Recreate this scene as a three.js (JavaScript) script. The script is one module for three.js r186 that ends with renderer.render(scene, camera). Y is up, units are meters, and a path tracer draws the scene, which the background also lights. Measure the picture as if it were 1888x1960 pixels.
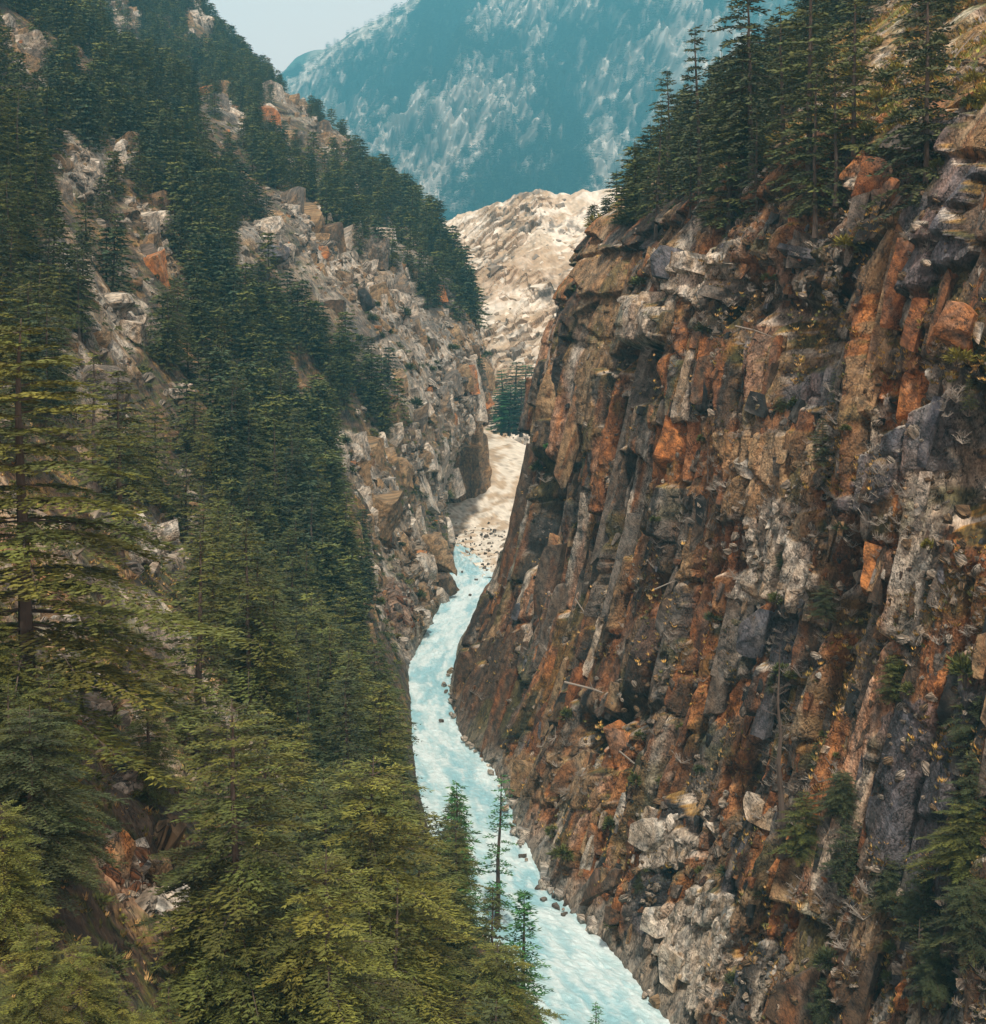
import * as THREE from 'three';
import { mergeGeometries } from 'three/addons/utils/BufferGeometryUtils.js';

// ---------------------------------------------------------------- camera, sky, sun, haze
const K = 3.714e-4;                 // tangent per pixel of the 1888 x 1960 working sheet
const EYE = 80;                     // metres above the river
const HORIZON = 647;
const scene = new THREE.Scene();
const camera = new THREE.PerspectiveCamera(2 * Math.atan(980 * K) * 180 / Math.PI, 1888 / 1960, 1, 9000);
camera.position.set(0, EYE, 0);
camera.lookAt(0, EYE, -100);
camera.setViewOffset(1888, 1960, 0, 980 - HORIZON, 1888, 1960);
camera.updateProjectionMatrix();
const renderer = new THREE.WebGLRenderer({ antialias: true });
renderer.setSize(986, 1024);
renderer.toneMapping = THREE.LinearToneMapping;
renderer.toneMappingExposure = 1.0;
renderer.shadowMap.enabled = true;

const sun = new THREE.DirectionalLight(new THREE.Color(1.0, 0.91, 0.78), 5);
const SUN = new THREE.Vector3(0.06, 0.8, 0.52).normalize();
sun.position.copy(SUN).multiplyScalar(900).add(new THREE.Vector3(0, 80, -300));
sun.target.position.set(0, 80, -300);
sun.castShadow = true;
sun.shadow.radius = 7;
sun.shadow.mapSize.set(4096, 4096);
Object.assign(sun.shadow.camera, { left: -500, right: 500, top: 500, bottom: -500, near: 10, far: 2500 });
scene.add(sun, sun.target);

scene.fog = new THREE.FogExp2(new THREE.Color(0.2, 0.73, 0.95), 0.00019);

// ---------------------------------------------------------------- numbers
function rng(seed) { let a = seed >>> 0; return () => { a = (a + 0x6D2B79F5) | 0; let t = Math.imul(a ^ (a >>> 15), 1 | a); t = (t + Math.imul(t ^ (t >>> 7), 61 | t)) ^ t; return ((t ^ (t >>> 14)) >>> 0) / 4294967296; }; }
const clamp = (x, a = 0, b = 1) => x < a ? a : x > b ? b : x;
const mix = (a, b, t) => a + (b - a) * t;
const sstep = (a, b, x) => { const t = clamp((x - a) / (b - a)); return t * t * (3 - 2 * t); };
function h2(i, j, s) { let n = Math.imul(i, 374761393) ^ Math.imul(j, 668265263) ^ Math.imul(s + 11, 1274126177); n = Math.imul(n ^ (n >>> 13), 1274126177); n = Math.imul(n ^ (n >>> 15), 2246822519); return ((n ^ (n >>> 16)) >>> 0) / 4294967296; }
function vn(x, y, s) { const i = Math.floor(x), j = Math.floor(y), u = x - i, v = y - j, a = u * u * (3 - 2 * u), b = v * v * (3 - 2 * v); const p = h2(i, j, s), q = h2(i + 1, j, s), r = h2(i, j + 1, s), t = h2(i + 1, j + 1, s); return p + (q - p) * a + (r - p) * b + (p - q - r + t) * a * b; }
function fbm(x, y, s, n = 4) { let a = 0.5, f = 0, t = 0; for (let k = 0; k < n; k++) { f += a * vn(x, y, s + k * 17); t += a; x = x * 2.03 + 3.7; y = y * 2.03 + 1.3; a *= 0.5; } return f / t; }
function v3(x, y, z, s) { const k = Math.floor(z), w = z - k, c = w * w * (3 - 2 * w); return mix(vn(x, y, s + k * 131), vn(x, y, s + (k + 1) * 131), c); }
// cracked plates: nearest point of a jittered grid in an upright, squarish measure
const CELL = { id: 0, h: 0, edge: 0, dx: 0, dy: 0 };
function plates(x, y, sx, sy, s) {
  const gx = x / sx, gy = y / sy, i = Math.floor(gx), j = Math.floor(gy);
  let b1 = 9, b2 = 9, bi = 0, bj = 0, bx = 0, by = 0;
  for (let di = -1; di <= 1; di++) for (let dj = -1; dj <= 1; dj++) {
    const ci = i + di, cj = j + dj, px = ci + 0.12 + 0.76 * h2(ci, cj, s), py = cj + 0.12 + 0.76 * h2(ci, cj, s + 1);
    const ax = gx - px, ay = gy - py, d = Math.max(Math.abs(ax), Math.abs(ay)) * 0.75 + 0.25 * (Math.abs(ax) + Math.abs(ay));
    if (d < b1) { b2 = b1; b1 = d; bi = ci; bj = cj; bx = ax; by = ay; } else if (d < b2) b2 = d;
  }
  CELL.id = h2(bi, bj, s + 2); CELL.h = h2(bi, bj, s + 3) * 2 - 1; CELL.tx = h2(bi, bj, s + 4) * 2 - 1; CELL.ty = h2(bi, bj, s + 5) * 2 - 1; CELL.edge = b2 - b1; CELL.dx = bx; CELL.dy = by;
  return CELL;
}
function curve(pts) {   // smooth curve through [x, y] points
  const n = pts.length, m = pts.map((p, i) => { const a = pts[Math.max(0, i - 1)], b = pts[Math.min(n - 1, i + 1)]; return (b[1] - a[1]) / (b[0] - a[0]); });
  return x => {
    if (x <= pts[0][0]) return pts[0][1] + m[0] * (x - pts[0][0]);
    if (x >= pts[n - 1][0]) return pts[n - 1][1] + m[n - 1] * (x - pts[n - 1][0]);
    let i = 0; while (x > pts[i + 1][0]) i++;
    const w = pts[i + 1][0] - pts[i][0], t = (x - pts[i][0]) / w, t2 = t * t, t3 = t2 * t;
    return pts[i][1] * (2 * t3 - 3 * t2 + 1) + m[i] * w * (t3 - 2 * t2 + t) + pts[i + 1][1] * (3 * t2 - 2 * t3) + m[i + 1] * w * (t3 - t2);
  };
}
const S = c => { c /= 255; return c <= 0.04045 ? c / 12.92 : ((c + 0.055) / 1.055) ** 2.4; };
const rgb = (r, g, b) => [S(r), S(g), S(b)];
const mixc = (a, b, t) => [mix(a[0], b[0], t), mix(a[1], b[1], t), mix(a[2], b[2], t)];

// ---------------------------------------------------------------- sky
{
  const W = 512, H = 256, d = new Float32Array(W * H * 4);
  for (let j = 0; j < H; j++) for (let i = 0; i < W; i++) {
    const el = (j + 0.5) / H * 180 - 90, a = i / W * Math.PI * 2;
    const e = Math.max(0, el) / 90;
    const cl = fbm(Math.cos(a) * 3 + 10, Math.sin(a) * 3 + e * 8 + 10, 5, 5);
    const k = 0.94 + 0.14 * (cl - 0.5);
    const o = (j * W + i) * 4;
    d[o] = mix(2.08, 1.13, sstep(0, 0.8, e)) * k; d[o + 1] = mix(1.5, 1.06, sstep(0, 0.8, e)) * k; d[o + 2] = mix(1.32, 1.06, sstep(0, 0.8, e)) * k; d[o + 3] = 1;
  }
  const t = new THREE.DataTexture(d, W, H, THREE.RGBAFormat, THREE.FloatType);
  t.mapping = THREE.EquirectangularReflectionMapping; t.magFilter = t.minFilter = THREE.LinearFilter; t.needsUpdate = true;
  scene.background = t; scene.environment = t;
}

// ---------------------------------------------------------------- naming helpers
const taken = {};
function numbered(n) { const k = taken[n] = (taken[n] ?? -1) + 1; return k ? `${n}_${String(k).padStart(3, '0')}` : n; }
function add(o, name, label, category, group, kind) {
  o.name = numbered(name); o.userData.label = label; o.userData.category = category;
  if (group) o.userData.group = group;
  if (kind) o.userData.kind = kind;
  scene.add(o); return o;
}
function shadows(m) { m.castShadow = m.receiveShadow = true; return m; }
function part(name, geo, mat, parent) { const m = shadows(new THREE.Mesh(geo, mat)); m.name = name; parent.add(m); return m; }

// ---------------------------------------------------------------- textures and materials
function noiseTile(n, f, seed, oct) {   // tiling value noise, n pixels, f cells
  const out = new Float32Array(n * n); let amp = 1, tot = 0;
  for (let o = 0; o < oct; o++) {
    for (let y = 0; y < n; y++) for (let x = 0; x < n; x++) {
      const gx = x / n * f, gy = y / n * f, i = Math.floor(gx), j = Math.floor(gy), u = gx - i, v = gy - j, a = u * u * (3 - 2 * u), b = v * v * (3 - 2 * v), i1 = (i + 1) % f, j1 = (j + 1) % f;
      const p = h2(i, j, seed + o), q = h2(i1, j, seed + o), r = h2(i, j1, seed + o), t = h2(i1, j1, seed + o);
      out[y * n + x] += amp * (p + (q - p) * a + (r - p) * b + (p - q - r + t) * a * b);
    }
    tot += amp; amp *= 0.62; f *= 2;
  }
  for (let k = 0; k < out.length; k++) out[k] /= tot;
  return out;
}
function tex(n, fn, srgb) {
  const d = new Uint8Array(n * n * 4);
  for (let k = 0; k < n * n; k++) { const c = fn(k); d[4 * k] = c[0]; d[4 * k + 1] = c[1]; d[4 * k + 2] = c[2]; d[4 * k + 3] = 255; }
  const t = new THREE.DataTexture(d, n, n); t.wrapS = t.wrapT = THREE.RepeatWrapping; t.magFilter = THREE.LinearFilter; t.minFilter = THREE.LinearMipmapLinearFilter; t.generateMipmaps = true;
  if (srgb) t.colorSpace = THREE.SRGBColorSpace; t.needsUpdate = true; return t;
}
const N1 = noiseTile(1024, 10, 3, 6), N2 = noiseTile(1024, 60, 31, 4), N3 = noiseTile(1024, 6, 77, 5);
const rockGrain = tex(1024, k => { const v = clamp(0.78 + (N1[k] - 0.5) * 0.9 + (N2[k] - 0.5) * 0.7 - (Math.abs(N3[k] - 0.5) < 0.012 ? 0.3 : 0), 0.15, 1) * 255, w = (N3[k] - 0.5) * 30; return [clamp(v + w, 0, 255), v, clamp(v - w, 0, 255)]; }, true);
const rockBump = tex(1024, k => { const v = clamp(0.5 + (N1[k] - 0.5) * 0.9 + (N2[k] - 0.5) * 0.5 - (Math.abs(N3[k] - 0.5) < 0.012 ? 0.25 : 0)) * 255; return [v, v, v]; });
const waterBump = tex(1024, k => { const v = clamp(0.5 + (N2[k] - 0.5) * 0.9 + (N1[k] - 0.5) * 0.6) * 255; return [v, v, v]; });
const rockMat = new THREE.MeshStandardMaterial({ vertexColors: true, roughness: 0.9, map: rockGrain, bumpMap: rockBump, bumpScale: 0.35, side: THREE.DoubleSide });
rockMat.name = 'weathered rock';
const farRockMat = new THREE.MeshStandardMaterial({ vertexColors: true, roughness: 0.95, side: THREE.DoubleSide });
farRockMat.name = 'far hillside';
const slabMat = rockMat.clone(); slabMat.bumpScale = 0.1; slabMat.name = 'broken rock';
const barkMat = new THREE.MeshStandardMaterial({ color: new THREE.Color(0.085, 0.06, 0.045), roughness: 0.95 }); barkMat.name = 'bark';
const paleWood = new THREE.MeshStandardMaterial({ color: new THREE.Color(0.26, 0.22, 0.18), roughness: 0.9 }); paleWood.name = 'weathered deadwood';
const rustWood = new THREE.MeshStandardMaterial({ color: new THREE.Color(0.28, 0.085, 0.03), roughness: 0.9 }); rustWood.name = 'reddish deadwood';
function leafMat(r, g, b, name) { const m = new THREE.MeshStandardMaterial({ color: new THREE.Color(r, g, b), vertexColors: true, roughness: 0.75, side: THREE.DoubleSide }); m.name = name; return m; }
const LEAF = {
  olive: leafMat(0.118, 0.12, 0.018, 'olive needles'), moss: leafMat(0.085, 0.093, 0.016, 'moss green needles'), mid: leafMat(0.07, 0.082, 0.018, 'green needles'),
  deep: leafMat(0.05, 0.06, 0.018, 'deep green needles'), blue: leafMat(0.038, 0.056, 0.022, 'blue green needles'), bright: leafMat(0.045, 0.14, 0.032, 'bright green needles'),
  yellow: leafMat(0.2, 0.17, 0.02, 'yellow green leaves'),
};

// ---------------------------------------------------------------- the lie of the land (D = distance ahead, h = height over the river)
const bankL = curve([[10, 36], [60, 26], [100, 18], [164, 6], [204, -6], [252, -13.5], [315, -18.6], [346, -20.4], [404, -17.1], [475, -13], [548, -17], [620, -48], [700, -120]]);
const bankR = curve([[10, 51], [60, 41], [100, 33.5], [164, 20.5], [182, 16], [204, 8.8], [221, 5.4], [258, 0.6], [286, -5.7], [315, -9.6], [350, -9.5], [390, -7.8], [430, -2.5], [475, 0.2], [520, -7], [548, -13.6], [620, -38], [700, -105]]);
const crestX = curve([[-10, -16], [0, -16], [22, -15], [34, -13], [46, -2], [68, 0.2], [90, -6], [115, -18], [149, -49], [170, -69], [212, -109], [255, -160], [332, -224], [450, -330]]);
const crestD = curve([[-10, 540], [0, 545], [22, 552], [34, 565], [46, 595], [68, 602], [90, 625], [115, 650], [149, 720], [170, 760], [212, 850], [255, 950], [332, 1050], [450, 1180]]);
function leftX(D, h) {
  const dc = crestD(h), xc = crestX(h);
  if (D > dc) return xc - (D - dc) * 1.1;
  const cot = mix(0.86, 0.45 + 0.002 * Math.max(0, h), sstep(150, 400, D));
  const bulge = 9 * (fbm(D / 70 + 5, h / 60, 41, 3) - 0.5) * sstep(4, 30, h) * 2;
  const base = bankL(D) - cot * h + bulge;
  return mix(base, xc, Math.pow(sstep(370, dc, D), 1.35));
}
const cliffTop = curve([[60, 103], [150, 105], [220, 107], [300, 104], [330, 105], [480, 105]]);
const lean = curve([[-5, -2.2], [0, 0], [4, 2.2], [24, 10.5], [45, 16.5], [77, 21.5], [100, 30], [114, 40], [160, 90]]);
function rightX(D, h) {
  const top = cliffTop(D), d0 = Math.min(D, 332);
  let x = bankR(Math.min(D, 332)) + (h < top ? lean(h) * (D < 300 ? mix(0.86, 1, sstep(150, 300, D)) : 1) : lean(top) + (h - top) * 1.12);
  if (D > 332) x += (D - 332) * mix(0.06, 0.75, sstep(2, 30, h));
  return x;
}
function solve(f, lo, hi) { for (let k = 0; k < 30; k++) { const m = (lo + hi) / 2; if (f(m) > 0) lo = m; else hi = m; } return (lo + hi) / 2; }
const groundL = (x, D) => { if (x >= bankL(D)) return 0; return solve(h => leftX(D, h) - x, 0, 430); };
const groundR = (x, D) => { if (x <= bankR(Math.min(D, 332))) return 0; return solve(h => x - rightX(D, h), 0, 300); };
function hitL(px, py) { const X = (px - 944) * K, Y = (HORIZON - py) * K; for (let D = 22; D < 1150; D += 1) { const h = EYE + Y * D; if (h < -1) return null; if (X * D < leftX(D, h)) return { D, h, x: X * D }; } return null; }
function hitR(px, py) { const X = (px - 944) * K, Y = (HORIZON - py) * K; for (let D = 40; D < 480; D += 0.5) { const h = EYE + Y * D; if (h < -1) return null; if (X * D > rightX(D, h)) return { D, h, x: X * D }; } return null; }
const proj = (x, y, D) => [944 + x / D / K, HORIZON - (y - EYE) / D / K];

// ---------------------------------------------------------------- rock colours (base colours, linear)
const C = {
  grey: rgb(126, 114, 102), cool: rgb(106, 102, 106), tan: rgb(168, 136, 98), pale: rgb(218, 202, 182), orange: rgb(194, 124, 66), rust: rgb(150, 94, 52), brown: rgb(96, 74, 54), dark: rgb(44, 43, 41), black: rgb(46, 46, 46),
  grass: rgb(176, 136, 62), moss: rgb(88, 86, 34), earth: rgb(120, 92, 64), sand: rgb(222, 210, 192),
};

// generic grid surface: f(i, j) -> [x, y, z, r, g, b, u, v]
function grid(ni, nj, f) {
  const p = new Float32Array(ni * nj * 3), c = new Float32Array(ni * nj * 3), uv = new Float32Array(ni * nj * 2), ix = new Uint32Array((ni - 1) * (nj - 1) * 6);
  for (let i = 0, k = 0; i < ni; i++) for (let j = 0; j < nj; j++, k++) { const v = f(i, j); p.set([v[0], v[1], v[2]], 3 * k); c.set([v[3], v[4], v[5]], 3 * k); uv.set([v[6], v[7]], 2 * k); }
  for (let i = 0, o = 0; i < ni - 1; i++) for (let j = 0; j < nj - 1; j++) { const a = i * nj + j; ix[o++] = a; ix[o++] = a + nj; ix[o++] = a + 1; ix[o++] = a + 1; ix[o++] = a + nj; ix[o++] = a + nj + 1; }
  const g = new THREE.BufferGeometry();
  g.setAttribute('position', new THREE.BufferAttribute(p, 3)); g.setAttribute('color', new THREE.BufferAttribute(c, 3)); g.setAttribute('uv', new THREE.BufferAttribute(uv, 2)); g.setIndex(new THREE.BufferAttribute(ix, 1));
  return g;
}

// ---------------------------------------------------------------- the cliff on the right
// marked places on the cliff: outline on the photograph, colour, how far it stands proud (+) or back (-) in metres
const MARKS = [
  [[1140, 470, 1200, 465, 1195, 600, 1150, 860, 1108, 900, 1128, 700], 'tan', 0.8], [[1085, 560, 1125, 500, 1118, 640, 1070, 700], 'brown', 0],
  [[1210, 570, 1272, 590, 1282, 655, 1200, 668], 'pale', 2.2], [[1198, 670, 1270, 668, 1256, 745, 1200, 768], 'cool', -9], [[1256, 720, 1300, 660, 1290, 740, 1262, 770], 'orange', 0.5],
  [[1238, 830, 1342, 795, 1322, 932, 1228, 922], 'orange', -0.8], [[1365, 1005, 1425, 998, 1432, 1060, 1362, 1180, 1346, 1285, 1308, 1282, 1330, 1120], 'rust', -0.6],
  [[1218, 1080, 1256, 1090, 1250, 1195, 1213, 1172], 'rust', -0.5], [[1120, 1270, 1186, 1198, 1182, 1332, 1108, 1312], 'rust', -0.6], [[1128, 1420, 1194, 1388, 1198, 1462, 1138, 1482], 'orange', -1.5],
  [[1096, 1395, 1196, 1345, 1192, 1392, 1128, 1425, 1110, 1470], 'brown', -5], [[1066, 1440, 1128, 1478, 1182, 1535, 1056, 1545], 'tan', 0.6], [[1380, 1305, 1442, 1288, 1424, 1384, 1366, 1402], 'orange', -0.6],
  [[1690, 440, 1762, 420, 1726, 620, 1690, 720, 1662, 845, 1648, 700], 'tan', 0.9], [[1660, 590, 1700, 560, 1690, 640, 1655, 690], 'orange', 0.9], [[1698, 740, 1762, 716, 1744, 802, 1690, 824], 'orange', -0.8], [[1655, 1030, 1712, 1045, 1694, 1142, 1650, 1125], 'orange', -0.5],
  [[1782, 270, 1888, 200, 1876, 480, 1762, 572, 1744, 560], 'cool', 2.2], [[1652, 870, 1722, 850, 1792, 705, 1812, 700, 1780, 900, 1690, 1000, 1650, 990], 'cool', 1],
  [[1800, 690, 1900, 690, 1900, 1030, 1790, 1000, 1782, 860], 'brown', -5], [[1482, 558, 1594, 556, 1584, 692, 1484, 682], 'cool', -7], [[1542, 376, 1612, 368, 1604, 452, 1540, 450], 'brown', -6],
  [[1650, 310, 1772, 248, 1740, 310, 1682, 420, 1655, 400], 'brown', -5], [[1040, 880, 1082, 876, 1064, 1080, 1018, 1082], 'brown', -4], [[1380, 840, 1560, 830, 1570, 1050, 1440, 1050, 1400, 960], 'tan', 0.5],
  [[1420, 1000, 1545, 950, 1560, 1130, 1440, 1180], 'pale', 0.6], [[1225, 1570, 1310, 1560, 1330, 1640, 1250, 1660], 'pale', 1.2], [[1230, 1740, 1400, 1700, 1420, 1900, 1330, 1960, 1240, 1800], 'pale', 1],
  [[1680, 1350, 1800, 1330, 1810, 1720, 1690, 1740], 'cool', 0.5], [[1690, 1900, 1740, 1850, 1750, 1920, 1690, 1950], 'orange', 0.5], [[866, 1260, 1000, 1200, 1010, 1400, 940, 1460, 880, 1390], 'brown', 0.8],
  [[1030, 1240, 1060, 1220, 1075, 1330, 1040, 1340], 'orange', 0], [[1258, 1095, 1276, 1095, 1222, 1390, 1190, 1395], 'brown', -5], [[1600, 480, 1642, 470, 1612, 1000, 1582, 1010], 'brown', -4],
  [[1180, 860, 1206, 850, 1150, 1180, 1128, 1180], 'grey', 1], [[1290, 1090, 1312, 1090, 1250, 1400, 1228, 1400], 'grey', 1], [[1330, 500, 1400, 480, 1410, 560, 1340, 590], 'pale', 1.4], [[1262, 480, 1322, 520, 1310, 560, 1265, 550], 'pale', 1.2],
  [[1300, 640, 1390, 630, 1380, 690, 1310, 700], 'orange', 0.2], [[1400, 540, 1478, 540, 1470, 620, 1400, 620], 'cool', -3], [[1480, 690, 1600, 690, 1590, 780, 1490, 780], 'cool', -1], [[1600, 1060, 1650, 1050, 1640, 1270, 1598, 1280], 'cool', -3],
  [[1400, 1180, 1470, 1160, 1450, 1290, 1390, 1290], 'grey', 0.5], [[1480, 1200, 1560, 1180, 1570, 1290, 1490, 1300], 'cool', -0.8], [[960, 1450, 1040, 1440, 1050, 1540, 985, 1530], 'tan', 0.4],
].map(([q, col, out]) => {
  const pts = []; let mD = 1e9, MD = -1e9, mh = 1e9, Mh = -1e9;
  for (let i = 0; i < q.length; i += 2) { const t = hitR(q[i], q[i + 1]) || { D: 332, h: EYE + (HORIZON - q[i + 1]) * K * 332 }; pts.push([t.D, t.h]); mD = Math.min(mD, t.D); MD = Math.max(MD, t.D); mh = Math.min(mh, t.h); Mh = Math.max(Mh, t.h); }
  return { pts, col: C[col], out, box: [mD - 2, MD + 2, mh - 2, Mh + 2], name: col };
});
function inside(pts, x, y) { let c = false; for (let i = 0, j = pts.length - 1; i < pts.length; j = i++) { const [a, b] = pts[i], [d, e] = pts[j]; if ((b > y) !== (e > y) && x < (d - a) * (y - b) / (e - b) + a) c = !c; } return c; }
function markAt(D, h) {
  const wd = D + (fbm(D / 5, h / 3, 91, 3) - 0.5) * 9, wh = h + (fbm(D / 5 + 40, h / 4, 92, 3) - 0.5) * 4;
  let best = null;
  for (const m of MARKS) if (wd > m.box[0] && wd < m.box[1] && wh > m.box[2] && wh < m.box[3] && inside(m.pts, wd, wh)) best = m;
  return best;
}
// leaning columns of rock, split by joints along and across
const COL = []; { const r = rng(404); let a = 40; while (a < 520) { const w = 2.2 + 7.5 * r() * r() + (r() < 0.2 ? 3 : 0); COL.push([a, w]); a += w; } }
const COLAT = new Int16Array(2000); { let k = 0; for (let i = 0; i < 2000; i++) { const u = 40 + i * 0.24; while (k < COL.length - 1 && u > COL[k][0] + COL[k][1]) k++; COLAT[i] = k; } }
const ST = { id: 0, o: 0, edge: 0, cut: 0 };
function strata(D, h) {
  const u = clamp(D + (fbm(h / 30, D / 70, 161, 2) - 0.5) * 7 + (fbm(D / 4, h / 5, 162, 2) - 0.5) * 1.1, 41, 515);
  let i = COLAT[Math.floor((u - 40) / 0.24)]; while (i < COL.length - 1 && u > COL[i][0] + COL[i][1]) i++; while (i > 0 && u < COL[i][0]) i--;
  const [a, w] = COL[i], f = (u - a) / w, L = 9 + 26 * h2(i, 2, 170), v = h + h2(i, 1, 170) * 40 + (fbm(D / 5, h / 6, 163, 2) - 0.5) * 2.2 + f * w * (h2(i, 7, 170) - 0.5) * 0.9, q = Math.floor(v / L), g = v / L - q;
  const e1 = Math.min(f, 1 - f) * w, e2 = Math.min(g, 1 - g) * L;
  ST.id = h2(i, q, 171); ST.edge = e1; ST.cut = e2;
  ST.o = (h2(i, q, 172) * 2 - 1) * 1.5 + (h2(i, 4, 170) * 2 - 1) * 1.5 + (f - 0.5) * w * mix(-0.15, 0.8, h2(i, q, 173)) + (g - 0.5) * L * 0.09 * (h2(i, q, 174) * 2 - 1.2) - sstep(0.8, 0.1, e1) * 2.6 - sstep(0.6, 0.05, e2) * 1.1;
  return ST;
}
const RUBBLE = [[1350, 820, 1570, 820, 1600, 1100, 1400, 1180], [1190, 1520, 1500, 1440, 1620, 1700, 1480, 1960, 1280, 1960, 1170, 1750], [1240, 430, 1640, 350, 1650, 560, 1270, 570]].map(q => { const p = []; for (let i = 0; i < q.length; i += 2) { const t = hitR(q[i], q[i + 1]); if (t) p.push([t.D, t.h]); } return p; });
const rubbly = (D, h) => RUBBLE.some(p => inside(p, D + (fbm(D / 9, h / 7, 166, 2) - 0.5) * 16, h + (fbm(D / 9, h / 7, 167, 2) - 0.5) * 12));
function cliffOut(D, h, calm) {
  let o = strata(D, h).o; const k = rubbly(D, h) ? 1 : 0.42 * calm;
  const wu = D + (fbm(D / 9, h / 9, 61, 2) - 0.5) * 4, wv = h + (fbm(D / 9 + 9, h / 9, 62, 2) - 0.5) * 4;
  let c = plates(wu, wv, 2.9, 7, 300); o += (c.h * 0.7 + c.dx * c.tx * 0.8 + c.dy * c.ty * 0.7) * k;
  c = plates(wu, wv, 1.1, 2.2, 400); o += (c.h * 0.32 + c.dx * c.tx * 0.25) * k;
  return o + (fbm(D / 0.9, h / 0.8, 63, 2) - 0.5) * 0.22;
}
// how far the rock of the other slopes stands out
function rockOut(D, h, amp = 1) {
  const wu = D + (fbm(D / 9, h / 9, 61, 2) - 0.5) * 5, wv = h + (fbm(D / 9 + 9, h / 9, 62, 2) - 0.5) * 4;
  let o = 0, c = plates(wu, wv, 13, 40, 100); o += c.h * 2.7 + c.dx * c.tx * 2 - sstep(0.1, 0, c.edge) * 1.6;
  c = plates(wu, wv, 6, 15, 200); o += c.h * 1.25 + c.dx * c.tx * 1.1 + c.dy * c.ty * 0.9 - sstep(0.12, 0, c.edge) * 0.7;
  c = plates(wu, wv, 2.7, 8, 300); o += c.h * 0.62 + c.dx * c.tx * 0.6 + c.dy * c.ty * 0.7;
  c = plates(wu, wv, 1.1, 2.8, 400); o += c.h * 0.28 + c.dx * c.tx * 0.25;
  o += (fbm(D / 0.9, h / 0.8, 63, 2) - 0.5) * 0.3;
  return o * amp;
}
function cliffPoint(D, h) {
  const top = cliffTop(D), m = markAt(D, h);
  const amp = sstep(-1, 7, h) * mix(1, 0.7, sstep(top - 14, top + 10, h));
  let o = cliffOut(D, h, m ? 0.3 : 1) * amp;
  if (m && m.out >= -2) o = o * 0.75 + m.out * 1.3;
  // ledges near the top
  const lv = h + (fbm(D / 14, 3, 71, 3) - 0.5) * 9, st = (lv / 9) % 1;
  o += sstep(top - 34, top - 6, h) * (sstep(0, 1, st) - 0.5) * -2.6;
  return [rightX(D, h) - 0.85 * o, h + 0.12 * o, -D + 0.5 * o, o, m];
}
const CW = [['grey', 3], ['cool', 0.6], ['tan', 3], ['brown', 3.4], ['rust', 0.5], ['dark', 2], ['orange', 0.3], ['pale', 1.9]];
const CT = CW.reduce((a, b) => a + b[1], 0);
function pick(t) { t *= CT; for (const [n, w] of CW) { if (t < w) return C[n]; t -= w; } return C.grey; }
function cliffColor(D, h, o, m) {
  const wu = D + (fbm(D / 9, h / 9, 61, 2) - 0.5) * 5, wv = h + (fbm(D / 9 + 9, h / 9, 62, 2) - 0.5) * 4;
  const id1 = strata(D, h).id, c = plates(wu, wv, 2.9, 7, 300), id2 = c.id;
  let col = mixc(pick(id1), pick(id2), rubbly(D, h) ? 0.7 : 0.3);
  if (m && m.out > -2) col = mixc(col, m.col, 0.85);
  // run-off stains down the face
  const s1 = fbm(D / 1.5, h / 26, 81, 3), s2 = fbm(D / 3 + 30, h / 30, 82, 3), s3 = fbm(D / 7, h / 7, 83, 4);
  col = mixc(col, C.dark, sstep(0.54, 0.7, s1) * (m ? 0.45 : 0.7));
  // iron stains run down some of the columns and fade out
  const ir = sstep(0.5, 0.64, s2 + (h2(Math.floor(id1 * 999), 3, 9) - 0.5) * 0.22) * (0.35 + 0.65 * fbm(D / 0.7, h / 9, 85, 3)); col = mixc(col, fbm(D / 2, h / 12, 86, 2) < 0.5 ? C.orange : C.rust, ir * (m ? 0.3 : 0.95));
  col = mixc(col, C.moss, sstep(0.6, 0.72, s3) * 0.55);
  const g = 0.62 + 0.76 * fbm(D / 0.8, h / 0.7, 84, 3);
  return [col[0] * g, col[1] * g, col[2] * g];
}
const cliff = new THREE.Group();
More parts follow.
